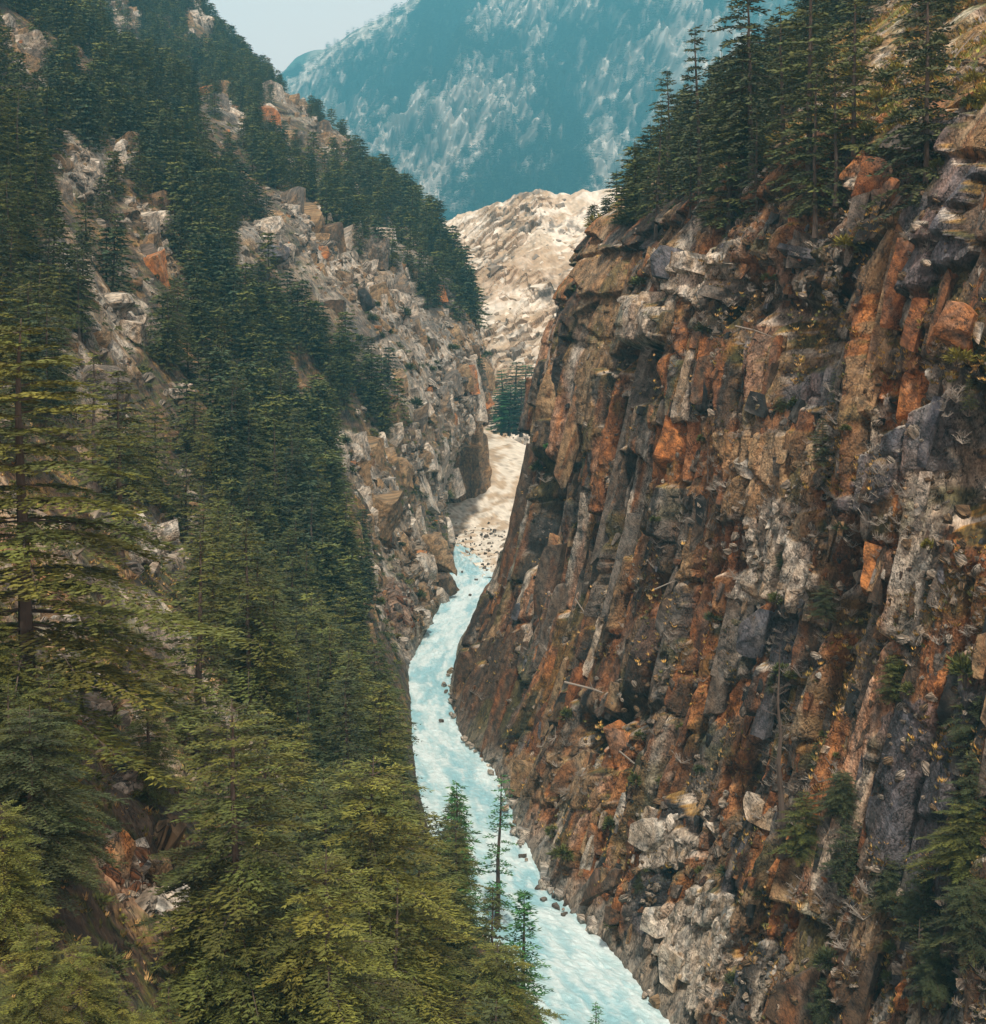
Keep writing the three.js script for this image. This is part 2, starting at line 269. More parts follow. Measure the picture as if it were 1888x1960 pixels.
{
  const Ds = []; for (let D = 84; D < 440; D *= 1 + 0.00185) Ds.push(D);
  const hs = []; for (let h = -3; h < 112; h += 0.33) hs.push(h);
  const rows = Ds.map(D => hs.map(h => { const hh = h < 90 ? h : 90 + (h - 90) * (cliffTop(D) + 3 - 90) / (112 - 90); return [D, hh, ...cliffPoint(D, hh)]; }));
  // hollows with their rims worn over a metre or two
  let hol = rows.map(r => Float32Array.from(r, c => c[6] && c[6].out < -2 ? c[6].out * 1.3 : 0));
  for (let pass = 0; pass < 2; pass++) for (const ax of [0, 1]) { const src = hol; hol = src.map((r, i) => r.map((_, j) => { let t = 0; for (let k = -3; k <= 3; k++) t += ax ? src[i][clamp(j + k, 0, hs.length - 1)] : src[clamp(i + k, 0, Ds.length - 1)][j]; return t / 7; })); }
  rows.forEach((r, i) => r.forEach((c, j) => { c[5] = c[5] * (1 + 0.07 * hol[i][j]) + hol[i][j]; }));
  for (let pass = 0; pass < 1; pass++) {
    const o = rows.map(r => r.map(c => c[5]));
    for (let i = 1; i < Ds.length - 1; i++) for (let j = 1; j < hs.length - 1; j++) rows[i][j][5] = o[i][j] * 0.28 + (o[i - 1][j] + o[i + 1][j]) * 0.2 + (o[i][j - 1] + o[i][j + 1]) * 0.16;
  }
  for (const r of rows) for (const c of r) { const [D, h] = c, o = c[5] + (v3(D * 1.1, h * 1.2, 0, 64) - 0.5) * 0.25; c[2] = rightX(D, h) - 0.85 * o; c[3] = h + 0.12 * o; c[4] = -D + 0.5 * o; }
  const g = grid(Ds.length, hs.length, (i, j) => {
    const [D, h, x, y, z, o, m] = rows[i][j];
    let col = cliffColor(D, h, o, m);
    // dry grass and soil lie where the rock is flat enough to hold them
    if (j > 0 && j < hs.length - 1) { const a = rows[i][j - 1], b = rows[i][j + 1]; const run = Math.hypot(b[2] - a[2], b[4] - a[4]), rise = b[3] - a[3]; const flat = run / (Math.abs(rise) + 0.05); const k = sstep(1.0, 2.2, flat) * (b[2] > a[2] ? 1 : 0); if (k > 0) { const q = fbm(D / 2, h / 2, 95, 3); col = mixc(col, q < 0.42 ? C.pale : q < 0.54 ? C.grass : C.moss, k * 0.75); } }
    if (h < 5) col = mixc(col, rgb(168, 154, 136), sstep(4.6, 1.2, h + (fbm(D / 3, h, 97, 2) - 0.5) * 3) * (D < 270 ? 0.85 : 0.35));
    return [x, y, z, ...col, (D * 0.8 - x) / 14, y / 14];
  });
  const m = part('cliff_face', g, rockMat, cliff);
  add(cliff, 'cliff', 'tall jointed brown and orange rock cliff rising from the right bank of the river', 'cliff', null, 'structure');
}
// the slope above the cliff
const slopeR = [];
{
  const Ds = []; for (let D = 84; D < 470; D *= 1.004) Ds.push(D);
  const nj = 170;
  const g = grid(Ds.length, nj, (i, j) => {
    const D = Ds[i], t = j / (nj - 1), h = cliffTop(D) - 2 + t * t * 130 + t * 25, k = sstep(0, 0.06, t);
    const c = plates(D, h * 1.5, 7, 7, 500), rockiness = sstep(0.5, 0.62, fbm(D / 16, h / 10, 501, 3));
    const o = ((fbm(D / 11, h / 8, 502, 4) - 0.5) * 4 + (c.h * 0.9 - sstep(0.1, 0, c.edge) * 0.4) * rockiness) * k + (fbm(D / 1.2, h / 0.9, 503, 2) - 0.5) * 0.5;
    const q = fbm(D / 5, h / 4, 504, 4), q2 = fbm(D / 1.1, h / 0.9, 505, 3);
    let col = q < 0.36 ? C.grass : q < 0.46 ? rgb(128, 122, 46) : q < 0.54 ? mixc(C.grass, C.tan, 0.6) : q < 0.6 ? C.earth : rgb(104, 106, 38);
    col = mixc(col, q2 > 0.55 ? C.pale : C.tan, rockiness * 0.6);
    const b = 0.65 + 0.7 * q2;
    return [rightX(D, h) - 0.55 * o, h + 0.7 * o, -D + 0.25 * o, col[0] * b, col[1] * b, col[2] * b, D / 14, h * 1.5 / 14];
  });
  add(part('upper_slope', g, rockMat, scene), 'upper_slope', 'steep dry grass slope with loose rock above the cliff', 'hillside', null, 'structure');
}

// ---------------------------------------------------------------- the hillside on the left
// bare places: [x, y, radius] on the photograph, colour
const BARE = [
  [190, 745, 62, 'grey'], [235, 605, 52, 'pale'], [300, 500, 42, 'tan'], [315, 1040, 52, 'pale'], [500, 465, 60, 'grey'], [600, 440, 50, 'grey'], [650, 490, 60, 'pale'], [700, 540, 70, 'tan'], [770, 590, 85, 'pale'], [840, 650, 80, 'pale'], [870, 740, 80, 'grey'], [900, 800, 60, 'grey'], [910, 650, 50, 'tan'],
  [720, 930, 70, 'grey'], [690, 890, 30, 'tan'], [780, 1030, 90, 'tan'], [820, 1120, 70, 'tan'], [760, 1160, 60, 'rust'], [800, 1210, 40, 'tan'], [840, 960, 50, 'grey'], [800, 890, 45, 'grey'],
  [545, 195, 50, 'tan'], [590, 240, 45, 'grey'], [640, 280, 40, 'tan'], [690, 310, 40, 'pale'], [440, 225, 40, 'pale'], [410, 190, 28, 'pale'], [30, 60, 30, 'pale'], [60, 110, 30, 'tan'], [150, 360, 34, 'grey'], [130, 310, 24, 'tan'],
  [105, 1215, 34, 'tan'], [190, 1365, 44, 'tan'], [230, 1500, 40, 'pale'], [225, 1670, 72, 'rust'], [320, 1740, 60, 'tan'], [340, 1800, 40, 'tan'], [480, 1930, 30, 'tan'], [230, 300, 26, 'grass'], [280, 420, 40, 'tan'], [385, 45, 30, 'pale'], [240, 35, 26, 'tan'], [560, 395, 40, 'grey'],
].map(([px, py, r, col]) => { const t = hitL(px, py); return t && { x: t.x, y: t.h, D: t.D, r: r * K * t.D, col: C[col], name: col }; }).filter(Boolean);
function bareAt(x, y, D) {
  let w = 0, col = null;
  for (const b of BARE) { const d = Math.hypot((x - b.x) * 1.0, y - b.y, (D - b.D) * 0.45); if (d < b.r * 1.5) { const k = 1 - sstep(b.r * 0.6, b.r * 1.25, d + (fbm(y / 4, D / 6, 611, 3) - 0.5) * b.r * 0.9); if (k > w) { w = k; col = b.col; } } }
  return [w, col];
}
const hill = new THREE.Group();
function hillPoint(D, h) {
  const x0 = leftX(D, h), [w] = bareAt(x0, h, D);
  const crag = Math.max(w, sstep(430, 520, D) * sstep(150, 90, h) * 0.9, sstep(0.56, 0.66, fbm(D / 30, h / 22, 601, 4)) * 0.75);
  const sc = 1 + sstep(300, 700, D) * 0.8;
  let o = rockOut(D / sc + 900, h / sc, 1) * sc * crag * (D > 300 ? 1 : 0.5) + (fbm(D / 9, h / 7, 602, 4) - 0.5) * 4 * (1 - crag) + (fbm(D / 1.3, h / 1.1, 603, 2) - 0.5) * 0.5;
  o *= sstep(-1, 5, h);
  return [x0 + 0.72 * o, h + 0.5 * o, -D + 0.35 * o, w, crag];
}
{
  const Ds = []; for (let D = 18; D < 1180; D *= 1.0058) Ds.push(D);
  const nj = 330;
  const g = grid(Ds.length, nj, (i, j) => {
    const D = Ds[i], t = j / (nj - 1), h = -3 + t * (60 + Math.min(380, D * 0.52)), [x, y, z, w, crag] = hillPoint(D, h);
    const b0 = bareAt(leftX(D, h), h, D);
    const q = fbm(D / 3.2, h / 3.6, 604, 4), q2 = fbm(D / 0.8, h / 0.9, 605, 3), sc = 1 + sstep(300, 700, D) * 0.8;
    const id = plates(D / sc + 900, h / sc, 7.5, 13, 200).id, id2 = plates(D / sc + 900, h / sc, 3, 4.2, 300).id;
    let soil = q < 0.36 ? mixc(C.grass, C.earth, 0.5) : q < 0.5 ? C.earth : q < 0.6 ? C.moss : C.brown;
    let rock = id < 0.5 ? C.pale : id < 0.72 ? C.tan : id < 0.9 ? C.grey : id < 0.94 ? C.orange : C.brown;
    rock = mixc(rock, id2 < 0.4 ? C.grey : C.pale, 0.35 + 0.15 * sstep(430, 520, D));
    if (b0[1]) rock = mixc(rock, b0[1], 0.6 * b0[0]);
    let col = mixc(soil, rock, clamp(crag));
    col = mixc(col, C.dark, sstep(0.58, 0.72, fbm(D / 2.5, h / 12, 606, 3)) * 0.55);
    const b = 0.62 + 0.74 * q2;
    return [x, y, z, col[0] * b, col[1] * b, col[2] * b, (D + x) / 14, y / 14];
  });
  part('slope_face', g, rockMat, hill);
  add(hill, 'hillside', 'steep wooded hillside with bare rock outcrops on the left of the gorge', 'hillside', null, 'structure');
}

// ---------------------------------------------------------------- the river
{
  const ni = 1500, nj = 72;
  const g = grid(ni, nj, (i, j) => {
    const D = 14 + 690 * Math.pow(i / (ni - 1), 1.25), s = j / (nj - 1), a = bankL(D) - 7, b = bankR(D) + 6, x = mix(a, b, s);
    const u = (x - (bankL(D) + bankR(D)) / 2);
    const st = fbm(u / 1.1, D / 5, 701, 4), fo = fbm(u / 3.5 + 7, D / 16, 702, 3), fi = fbm(u / 0.4, D / 0.8, 703, 3), rp = fbm(u / 0.7 + D / 3, D / 1.1, 706, 3);
    let col = mixc(rgb(148, 191, 198), rgb(190, 213, 213), sstep(0.34, 0.6, fo * 0.6 + st * 0.4));
    col = mixc(col, rgb(230, 238, 236), sstep(0.46, 0.62, st * 0.4 + fi * 0.35 + fo * 0.25) * 0.6);
    const y = (st - 0.5) * 0.55 + (rp - 0.5) * 0.5 + (fi - 0.5) * 0.22 - 0.1 + (fbm(u / 5, D / 6, 704, 2) - 0.5) * 0.5;
    return [x, y, -D, ...col, x / 5, D / 8];
  });
  const m = new THREE.MeshPhysicalMaterial({ vertexColors: true, roughness: 0.32, bumpMap: waterBump, bumpScale: 0.12, side: THREE.DoubleSide }); m.name = 'milky glacial water';
  add(part('river', g, m, scene), 'river', 'milky turquoise glacial river winding through the gorge', 'river', null, 'structure');
}
// river bed and valley floor under everything
{
  const g = new THREE.PlaneGeometry(5600, 6600, 1, 1); g.rotateX(-Math.PI / 2); g.translate(0, 0, -3100);
  add(part('ground', g, new THREE.MeshStandardMaterial({ color: new THREE.Color(0.2, 0.17, 0.13), roughness: 1 }), scene), 'ground', 'stony valley floor under the river', 'ground', null, 'structure').position.y = -3.2;
}
// sand bar and pale slope at the bend
{
  const g = grid(150, 150, (i, j) => {   // rises behind the bend towards the right
    const D = 470 + i * 1.9, t = j / 149;
    const edge = bankR(D) + (D < 548 ? 0 : 3), x = edge - 4 + t * 62;
    const run = Math.max(0, x - edge);
    const y = -1 + 1.2 * sstep(0, 3, run + 2) + run * 0.12 + sstep(545, 735, D) * 30 + run * 0.2 * sstep(560, 620, D) * sstep(735, 680, D) + (fbm(x / 5, D / 5, 801, 4) - 0.5) * 1.6 + (fbm(x / 1, D / 1, 802, 2) - 0.5) * 0.5;
    const q = fbm(x / 4, D / 4, 803, 4), b = 0.75 + 0.45 * fbm(x / 0.9, D / 1.6, 804, 3);
    let col = mixc(C.sand, C.tan, sstep(0.5, 0.62, q) * 0.7);
    col = mixc(col, C.grey, sstep(0.6, 0.72, fbm(x / 2, D / 2, 805, 3)) * 0.5);
    return [x, y, -D, col[0] * b, col[1] * b, col[2] * b, x / 14, D / 14];
  });
  add(part('sandbar', g, farRockMat, scene), 'sandbar', 'pale sand and gravel bar on the far bend of the river', 'sandbar', null, 'structure');
}
// pale scree slope that closes the gorge
{
  const ni = 380, nj = 420;
  const g = grid(ni, nj, (i, j) => {
    const t = i / (ni - 1), s = j / (nj - 1), px = 700 + s * 640;
    const crest = curve([[700, 470], [800, 440], [850, 425], [905, 404], [980, 378], [1050, 366], [1140, 362], [1340, 330]])(px);
    const D1 = 1060, D0 = 760, top = EYE + (HORIZON - crest) * K * D1 + (fbm(px / 26, 2, 811, 4) - 0.5) * 9;
    const x1 = (px - 944) * K * D1, D = mix(D0, D1, t), x = x1 * mix(0.85, 1, t);
    const y0 = 14, gul = fbm(x / 26, t * 2.2 + 4, 812, 4);
    const pl = plates(x * 1.1 + 30, t * 190 - x * 0.5, 26, 9, 820), bl = pl.h * 3 - sstep(0.12, 0, pl.edge) * 2.5; const p2 = plates(x * 1.1 + 30, t * 190 - x * 0.5, 8, 3.4, 830), b2 = p2.h * 1.3;
    let y = mix(y0, top, Math.pow(t, 0.92));
    const bed = fbm(x / 90 + 5, (t * 260 - x * 0.55) / 9, 818, 4);
    const rib = 0.5 - Math.abs(fbm(x / 34 + t * 2, t * 5 - x / 120, 821, 4) - 0.5) * 4, crag = sstep(0.42, 0.52, fbm(x / 60, t * 5, 822, 3));
    const o = ((gul - 0.5) * 8 + rib * 5 + bl * 1.2 * crag + b2 * 2 * crag + (bed - 0.5) * 7 + (fbm(x / 2.5, t * 110, 813, 2) - 0.5) * 1.4) * sstep(0, 0.1, t) * sstep(1.02, 0.9, t);
    const q = fbm(x / 12, t * 14, 814, 4), b = 0.62 + 0.66 * fbm(x / 2, t * 120, 815, 3);
    let col = mixc(rgb(220, 206, 188), rgb(192, 172, 148), sstep(0.42, 0.62, q));
    col = mixc(col, C.grey, sstep(0.54, 0.66, fbm(x / 22 + 3, t * 11, 816, 4)) * sstep(0.42, 0.58, fbm(x / 3, (t * 260 - x * 0.55) / 4, 819, 3)) * 0.9);
    col = mixc(col, pl.id < 0.5 ? C.grey : C.tan, crag * 0.45 * sstep(0.3, 0.6, p2.id));
    col = mixc(col, rgb(168, 136, 102), sstep(0.54, 0.64, bed) * 0.6);
    return [x - 0.1 * o, y + 0.6 * o, -D + 0.7 * o, col[0] * b, col[1] * b, col[2] * b, x / 14, t * 20];
  });
  const scree = part('scree_slope', g, farRockMat, scene), r = rng(61), p = g.attributes.position, lump = [];
  for (let k = 0; k < 1100; k++) {
    const i = 6 + Math.floor(r() * (ni - 14)), j = 40 + Math.floor(r() * 320), n = i * nj + j, x = p.getX(n), t = i / (ni - 1); if (fbm(x / 40, t * 7, 823, 3) < 0.47) continue;
    const w = 1.2 + 5 * r() ** 3, b = rockGeo(40000 + k, w * (1 + r()), w * (0.5 + 0.6 * r()), w, 2, 2, 2, [C.pale, C.sand, C.grey, C.sand][Math.floor(r() * 4)], { other: C.tan, warp: 0.2, facets: 6, rough: 0.04 });
    b.applyMatrix4(new THREE.Matrix4().makeRotationFromEuler(new THREE.Euler(0.5 + (r() - 0.5) * 0.6, (r() - 0.5) * 1.6, 0.35 + (r() - 0.5) * 0.6)).setPosition(x, p.getY(n) - w * 0.12, p.getZ(n) - w * 0.12)); lump.push(b);
  }
  part('scree_blocks', mergeGeometries(lump), farRockMat, scree).userData.kind = 'stuff';
  add(scree, 'scree_slope', 'sunlit pale scree and bare rock slope closing the end of the gorge', 'scree slope', null, 'structure');
}
// far mountains
const MT = { f: null };
const ridge = curve([[300, 330], [420, 240], [540, 150], [600, 112], [680, 60], [760, 18], [840, -40], [1000, -120], [1200, -190], [1500, -260], [1700, -300]]);
function mountain(px, t) {   // t 0 foot, 1 ridge
  const D0 = 3300, D1 = 5200, D = mix(D0, D1, t), top = EYE + (HORIZON - ridge(px)) * K * D1, x = (px - 944) * K * mix(3800, D1, t);
  const base = 100, sp = fbm(x / 420 + t * 0.7, t * 1.6, 841, 5), rg = 1 - Math.abs(fbm(x / 240 - t * 1.2 + 9, t * 1.2, 842, 4) - 0.5) * 4;
  const o = ((sp - 0.5) * 460 + rg * 110 + (0.5 - Math.abs(fbm(x / 60 + t * 3, t * 14 - x / 300, 843, 4) - 0.5) * 5) * 80 + (0.5 - Math.abs(fbm(x / 22 + t * 6, t * 40, 853, 3) - 0.5) * 5) * 22) * sstep(0, 0.15, t) * sstep(1.03, 0.75, t) + (fbm(x / 40, t * 12, 846, 3) - 0.5) * 14;
  const y = mix(base, top, Math.pow(t, 0.95));
  return [x + 0.15 * o, y + 0.45 * o, -D + 0.8 * o, sp, rg, x];
}
const forestAt = (x, t, rg) => 0.74 * fbm(x / 150 + t * 1.6, t * 7 - x / 320, 844, 4) + 0.26 * fbm(x / 26 + t * 5, t * 40 - x / 90, 852, 3) + 0.12 * Math.max(0, 0.5 - rg) - 0.12 * sstep(0.62, 1, t) + 0.13 * sstep(0.4, 0, t);
{
  const ni = 420, nj = 560;
  const g = grid(ni, nj, (i, j) => {
    const t = i / (ni - 1), px = 380 + j / (nj - 1) * 1250, m = mountain(px, t);
    const q = fbm(m[5] / 12, t * 90, 847, 4), f = sstep(0.5, 0.62, forestAt(m[5], t, m[4]));
    const b = 0.6 + 0.7 * q;
    let col = mixc(mixc(mixc(rgb(186, 172, 160), rgb(110, 100, 90), sstep(0.38, 0.62, fbm(m[5] / 34, t * 40, 848, 4))), rgb(204, 192, 180), sstep(0.54, 0.6, fbm(m[5] / 22 + t * 6, t * 60 - m[5] / 60, 849, 4))), rgb(62, 66, 40), f * 0.9);
    return [m[0], m[1], m[2], col[0] * b, col[1] * b, col[2] * b, m[5] / 30, t * 30];
  });
  add(part('mountain', g, farRockMat, scene), 'mountain', 'huge hazy blue mountain with patches of forest and bare rock behind the gorge', 'mountain', null, 'structure');
  const g2 = grid(60, 160, (i, j) => {
    const t = i / 59, px = 380 + j / 159 * 500, D = mix(5700, 6200, t), top = EYE + (HORIZON - curve([[380, 260], [520, 160], [570, 106], [640, 92], [760, 60], [880, 40]])(px)) * K * 6200;
    const x = (px - 944) * K * D, y = mix(100, top, t) + (fbm(x / 160, t * 5, 861, 4) - 0.5) * 120 * (1 - t * 0.7);
    const q = 0.7 + 0.5 * fbm(x / 40, t * 16, 862, 3); const c = mixc(rgb(150, 136, 118), rgb(70, 74, 48), sstep(0.45, 0.6, fbm(x / 70, t * 9, 863, 4)));
    return [x, y, -D, c[0] * q, c[1] * q, c[2] * q, x / 30, t * 30];
  });
  add(part('distant_ridge', g2, farRockMat, scene), 'distant_ridge', 'faint pale blue ridge in the gap beyond the mountain', 'mountain ridge', null, 'structure');
}
// ---------------------------------------------------------------- loose and standing rock
function rockGeo(seed, sx, sy, sz, nx, ny, nz, base, opt = {}) {
  const r = rng(seed), g = new THREE.BoxGeometry(1, 1, 1, nx, ny, nz), p = g.attributes.position, uv = g.attributes.uv, col = new Float32Array(p.count * 3);
  const warp = opt.warp ?? 0.2, cor = Array.from({ length: 8 }, () => [(r() - 0.5) * 2 * warp, (r() - 0.5) * 2 * warp, (r() - 0.5) * 2 * warp]);
  const planes = Array.from({ length: opt.facets ?? 7 }, () => { const n = new THREE.Vector3(r() * 2 - 1, r() * 2 - 1, r() * 2 - 1).normalize(); return [n.x, n.y, n.z, 0.36 + 0.22 * r()]; });
  const rough = opt.rough ?? 0.05, s = seed % 977, other = opt.other || C.dark, q0 = r() * 50;
  for (let i = 0; i < p.count; i++) {
    let x = p.getX(i), y = p.getY(i), z = p.getZ(i);
    const a = x + 0.5, b = y + 0.5, c = z + 0.5; let dx = 0, dy = 0, dz = 0;
    for (let k = 0; k < 8; k++) { const w = (k & 1 ? a : 1 - a) * (k & 2 ? b : 1 - b) * (k & 4 ? c : 1 - c); dx += w * cor[k][0]; dy += w * cor[k][1]; dz += w * cor[k][2]; }
    x += dx; y += dy; z += dz;
    for (const [nx_, ny_, nz_, o] of planes) { const d = x * nx_ + y * ny_ + z * nz_ - o; if (d > 0) { x -= nx_ * d; y -= ny_ * d; z -= nz_ * d; } }
    x *= sx; y *= sy; z *= sz;
    const m = Math.min(sx, sz), f = 2.6 / m;
    const d = (v3(x * f + q0, y * f * 0.7, z * f, s) - 0.5) * 2 * rough * m + (v3(x * f * 3.1, y * f * 2.2 + q0, z * f * 3.1, s + 5) - 0.5) * rough * m;
    const l = Math.hypot(x, y, z) || 1;
    p.setXYZ(i, x + x / l * d, y + y / l * d * 0.6, z + z / l * d);
    const st = fbm((x + z) * 1.1 + q0, y * 0.16, s + 9, 3), gr = v3(x * 1.7 + q0, y * 1.7, z * 1.7, s + 13), w = 0.68 + 0.62 * gr;
    let cc = mixc(base, other, sstep(0.52, 0.7, st) * 0.75); cc = mixc(cc, C.grey, sstep(0.58, 0.75, fbm(x * 0.6 + 20 + q0, (y + z) * 0.5, s + 21, 3)) * 0.6);
    col[3 * i] = cc[0] * w; col[3 * i + 1] = cc[1] * w; col[3 * i + 2] = cc[2] * w;
    uv.setXY(i, (x + z * 0.8 + q0) / 9, (y + z * 0.3) / 9);
  }
  g.deleteAttribute('normal'); g.setAttribute('color', new THREE.BufferAttribute(col, 3));
  return g;
}
// slabs and blocks of the cliff that the photograph lets one tell apart: x, y, width, height on the photograph, colour
const SLABS = [
  [1165, 650, 46, 330, 'tan'], [1203, 850, 36, 420, 'grey'], [1240, 622, 74, 92, 'pale'], [1312, 560, 32, 120, 'orange'], [1290, 505, 54, 60, 'cool'], [1352, 512, 66, 46, 'pale'], [1425, 610, 56, 90, 'tan'], [1340, 655, 64, 46, 'orange'], [1432, 402, 60, 54, 'grey'], [1492, 400, 50, 56, 'tan'],
  [1388, 425, 42, 52, 'cool'], [1342, 436, 52, 48, 'grey'], [1392, 572, 66, 32, 'grey'], [1530, 500, 130, 30, 'cool'], [1600, 470, 70, 90, 'dark'], [1520, 735, 90, 60, 'dark'], [1692, 650, 46, 360, 'tan'], [1742, 560, 52, 160, 'rust'], [1790, 420, 56, 300, 'cool'], [1838, 370, 60, 260, 'cool'], [1850, 625, 60, 84, 'orange'],
  [1682, 345, 44, 90, 'rust'], [1715, 268, 86, 46, 'grey'], [1840, 226, 84, 56, 'grey'], [1740, 772, 56, 110, 'orange'], [1790, 800, 40, 250, 'cool'], [1640, 980, 30, 300, 'cool'], [1700, 925, 70, 130, 'brown'], [1292, 868, 84, 112, 'orange'], [1272, 790, 54, 60, 'grey'], [1360, 730, 44, 100, 'brown'],
  [1404, 742, 60, 60, 'grey'], [1392, 1090, 58, 190, 'rust'], [1334, 1205, 42, 180, 'rust'], [1442, 1122, 62, 70, 'pale'], [1462, 1040, 44, 60, 'grey'], [1500, 905, 60, 40, 'grey'], [1440, 900, 50, 46, 'pale'], [1236, 1132, 40, 120, 'rust'], [1188, 1090, 38, 220, 'grey'], [1272, 1250, 30, 260, 'grey'],
  [1150, 1270, 66, 124, 'rust'], [1082, 1290, 60, 100, 'brown'], [1042, 1160, 48, 250, 'brown'], [1002, 1000, 44, 230, 'brown'], [1062, 760, 50, 120, 'tan'], [1082, 660, 58, 66, 'brown'], [1168, 1435, 60, 70, 'orange'], [1092, 1492, 70, 92, 'tan'], [1402, 1236, 62, 130, 'grey'], [1452, 1222, 60, 96, 'cool'],
  [1402, 1350, 60, 80, 'orange'], [1540, 1130, 50, 100, 'pale'], [1580, 1000, 32, 86, 'pale'], [1540, 1250, 50, 110, 'brown'], [1462, 1322, 64, 56, 'pale'], [1530, 1385, 42, 70, 'pale'], [1612, 1380, 34, 64, 'orange'], [1280, 1600, 62, 62, 'pale'], [1352, 1582, 66, 30, 'pale'], [1452, 1562, 72, 42, 'pale'],
  [1490, 1642, 52, 42, 'pale'], [1546, 1690, 88, 100, 'tan'], [1532, 1800, 66, 170, 'tan'], [1540, 1905, 80, 130, 'brown'], [1270, 1772, 54, 50, 'pale'], [1322, 1752, 50, 60, 'pale'], [1352, 1832, 32, 96, 'pale'], [1392, 1880, 32, 96, 'pale'], [1290, 1850, 52, 60, 'pale'], [1740, 1450, 84, 220, 'cool'],
  [1722, 1622, 60, 160, 'cool'], [1698, 1092, 40, 92, 'orange'], [1690, 1190, 60, 80, 'tan'], [1002, 1500, 60, 66, 'tan'], [1200, 1622, 48, 100, 'brown'], [1130, 1612, 34, 50, 'orange'], [1152, 1700, 60, 90, 'brown'], [1250, 960, 40, 70, 'rust'], [1330, 1000, 40, 120, 'grey'], [1630, 780, 26, 200, 'dark'],
  [1120, 800, 26, 260, 'tan'], [1150, 1000, 40, 160, 'grey'], [1100, 960, 30, 140, 'brown'], [1660, 1340, 40, 160, 'grey'], [1840, 1200, 60, 100, 'brown'], [1850, 1000, 60, 120, 'dark'], [1560, 560, 50, 120, 'dark'], [1230, 740, 40, 90, 'dark'], [1500, 640, 60, 100, 'dark'],
];
{
  const r = rng(4), other = { tan: C.rust, orange: C.rust, rust: C.dark, pale: C.tan, grey: C.brown, cool: C.dark, brown: C.rust, dark: C.black };
  const lump = [];
  function slab(t, w, h, d, name, seed, small, tilt = 0) {
    const g = rockGeo(seed, w, h, d, small ? 2 : clamp(Math.round(w / 0.8), 3, 9), small ? 3 : clamp(Math.round(h / 0.9), 3, 18), small ? 2 : clamp(Math.round(d / 0.9), 3, 7), C[name], { other: other[name], warp: 0.13, facets: 5, rough: small ? 0.04 : 0.055 });
    const q = new THREE.Matrix4().makeRotationFromEuler(new THREE.Euler((r() - 0.5) * 0.1, 0.75 + (r() - 0.5) * (small ? 0.8 : 0.3), -0.25 + tilt + (r() - 0.5) * 0.08, 'ZXY'));
    const P = cliffPoint(t.D, t.h); q.setPosition(P[0] + d * (small ? 0.2 : 0.36), P[1], P[2] - d * (small ? 0.14 : 0.2));
    g.applyMatrix4(q); return g;
  }
  SLABS.filter(q => !(q[4] === 'cool' && q[3] > 150) && !(q[4] === 'dark')).forEach(([px, py, w, h, name], i) => { const t = hitR(px, py); if (!t) return; const W = w * K * t.D, H = h * K * t.D; part(i ? `rock_slab_${String(i).padStart(3, '0')}` : 'rock_slab', slab(t, W * 1.15, H * 1.04, Math.max(2.2, W * 1.15), name, 1000 + i * 7, false), slabMat, cliff); });
  let n = SLABS.length;
  for (let k = 0; k < 6000; k++) {
    const px = 880 + r() * 1040, py = 330 + r() * 1640, t = hitR(px, py); if (!t || t.D > 335 || t.h > 96 || t.h < 3) continue;
    const m = markAt(t.D, t.h); if (m && (m.out < -1 || (['orange', 'rust', 'tan', 'cool'].includes(m.name) && r() < 0.85))) continue;
    const rub = rubbly(t.D, t.h); if (!rub && k >= 700 && r() < 0.8) continue;
    let name = m ? m.name : ['grey', 'brown', 'tan', 'cool', 'rust', 'dark', 'pale', 'grey', 'brown', 'tan', 'grey', 'brown', 'dark', 'grey', 'rust', 'tan'][Math.floor(r() * 16)];
    if (name === 'black') name = 'dark';
    if (n < 300 && k < 700) { const w = (18 + 34 * r() * r()) * K * t.D, h = w * (rub ? 0.8 + 1.2 * r() : 2 + 4 * r()); part(`rock_slab_${String(n).padStart(3, '0')}`, slab(t, w, h, Math.max(1.2, w * (0.7 + 0.5 * r())), name, 3000 + k * 3, false, (r() - 0.5) * 0.08), slabMat, cliff); n++; }
    else { const w = (6 + 15 * r() * r()) * K * t.D, h = w * (0.6 + 4.5 * r() * r()); lump.push(slab(t, w, h, w * (0.7 + 0.5 * r()), name, 9000 + k, true, (r() - 0.5) * 0.3)); }
  }
  const s = part('rock_blocks', mergeGeometries(lump), slabMat, cliff); s.userData.kind = 'stuff';
}
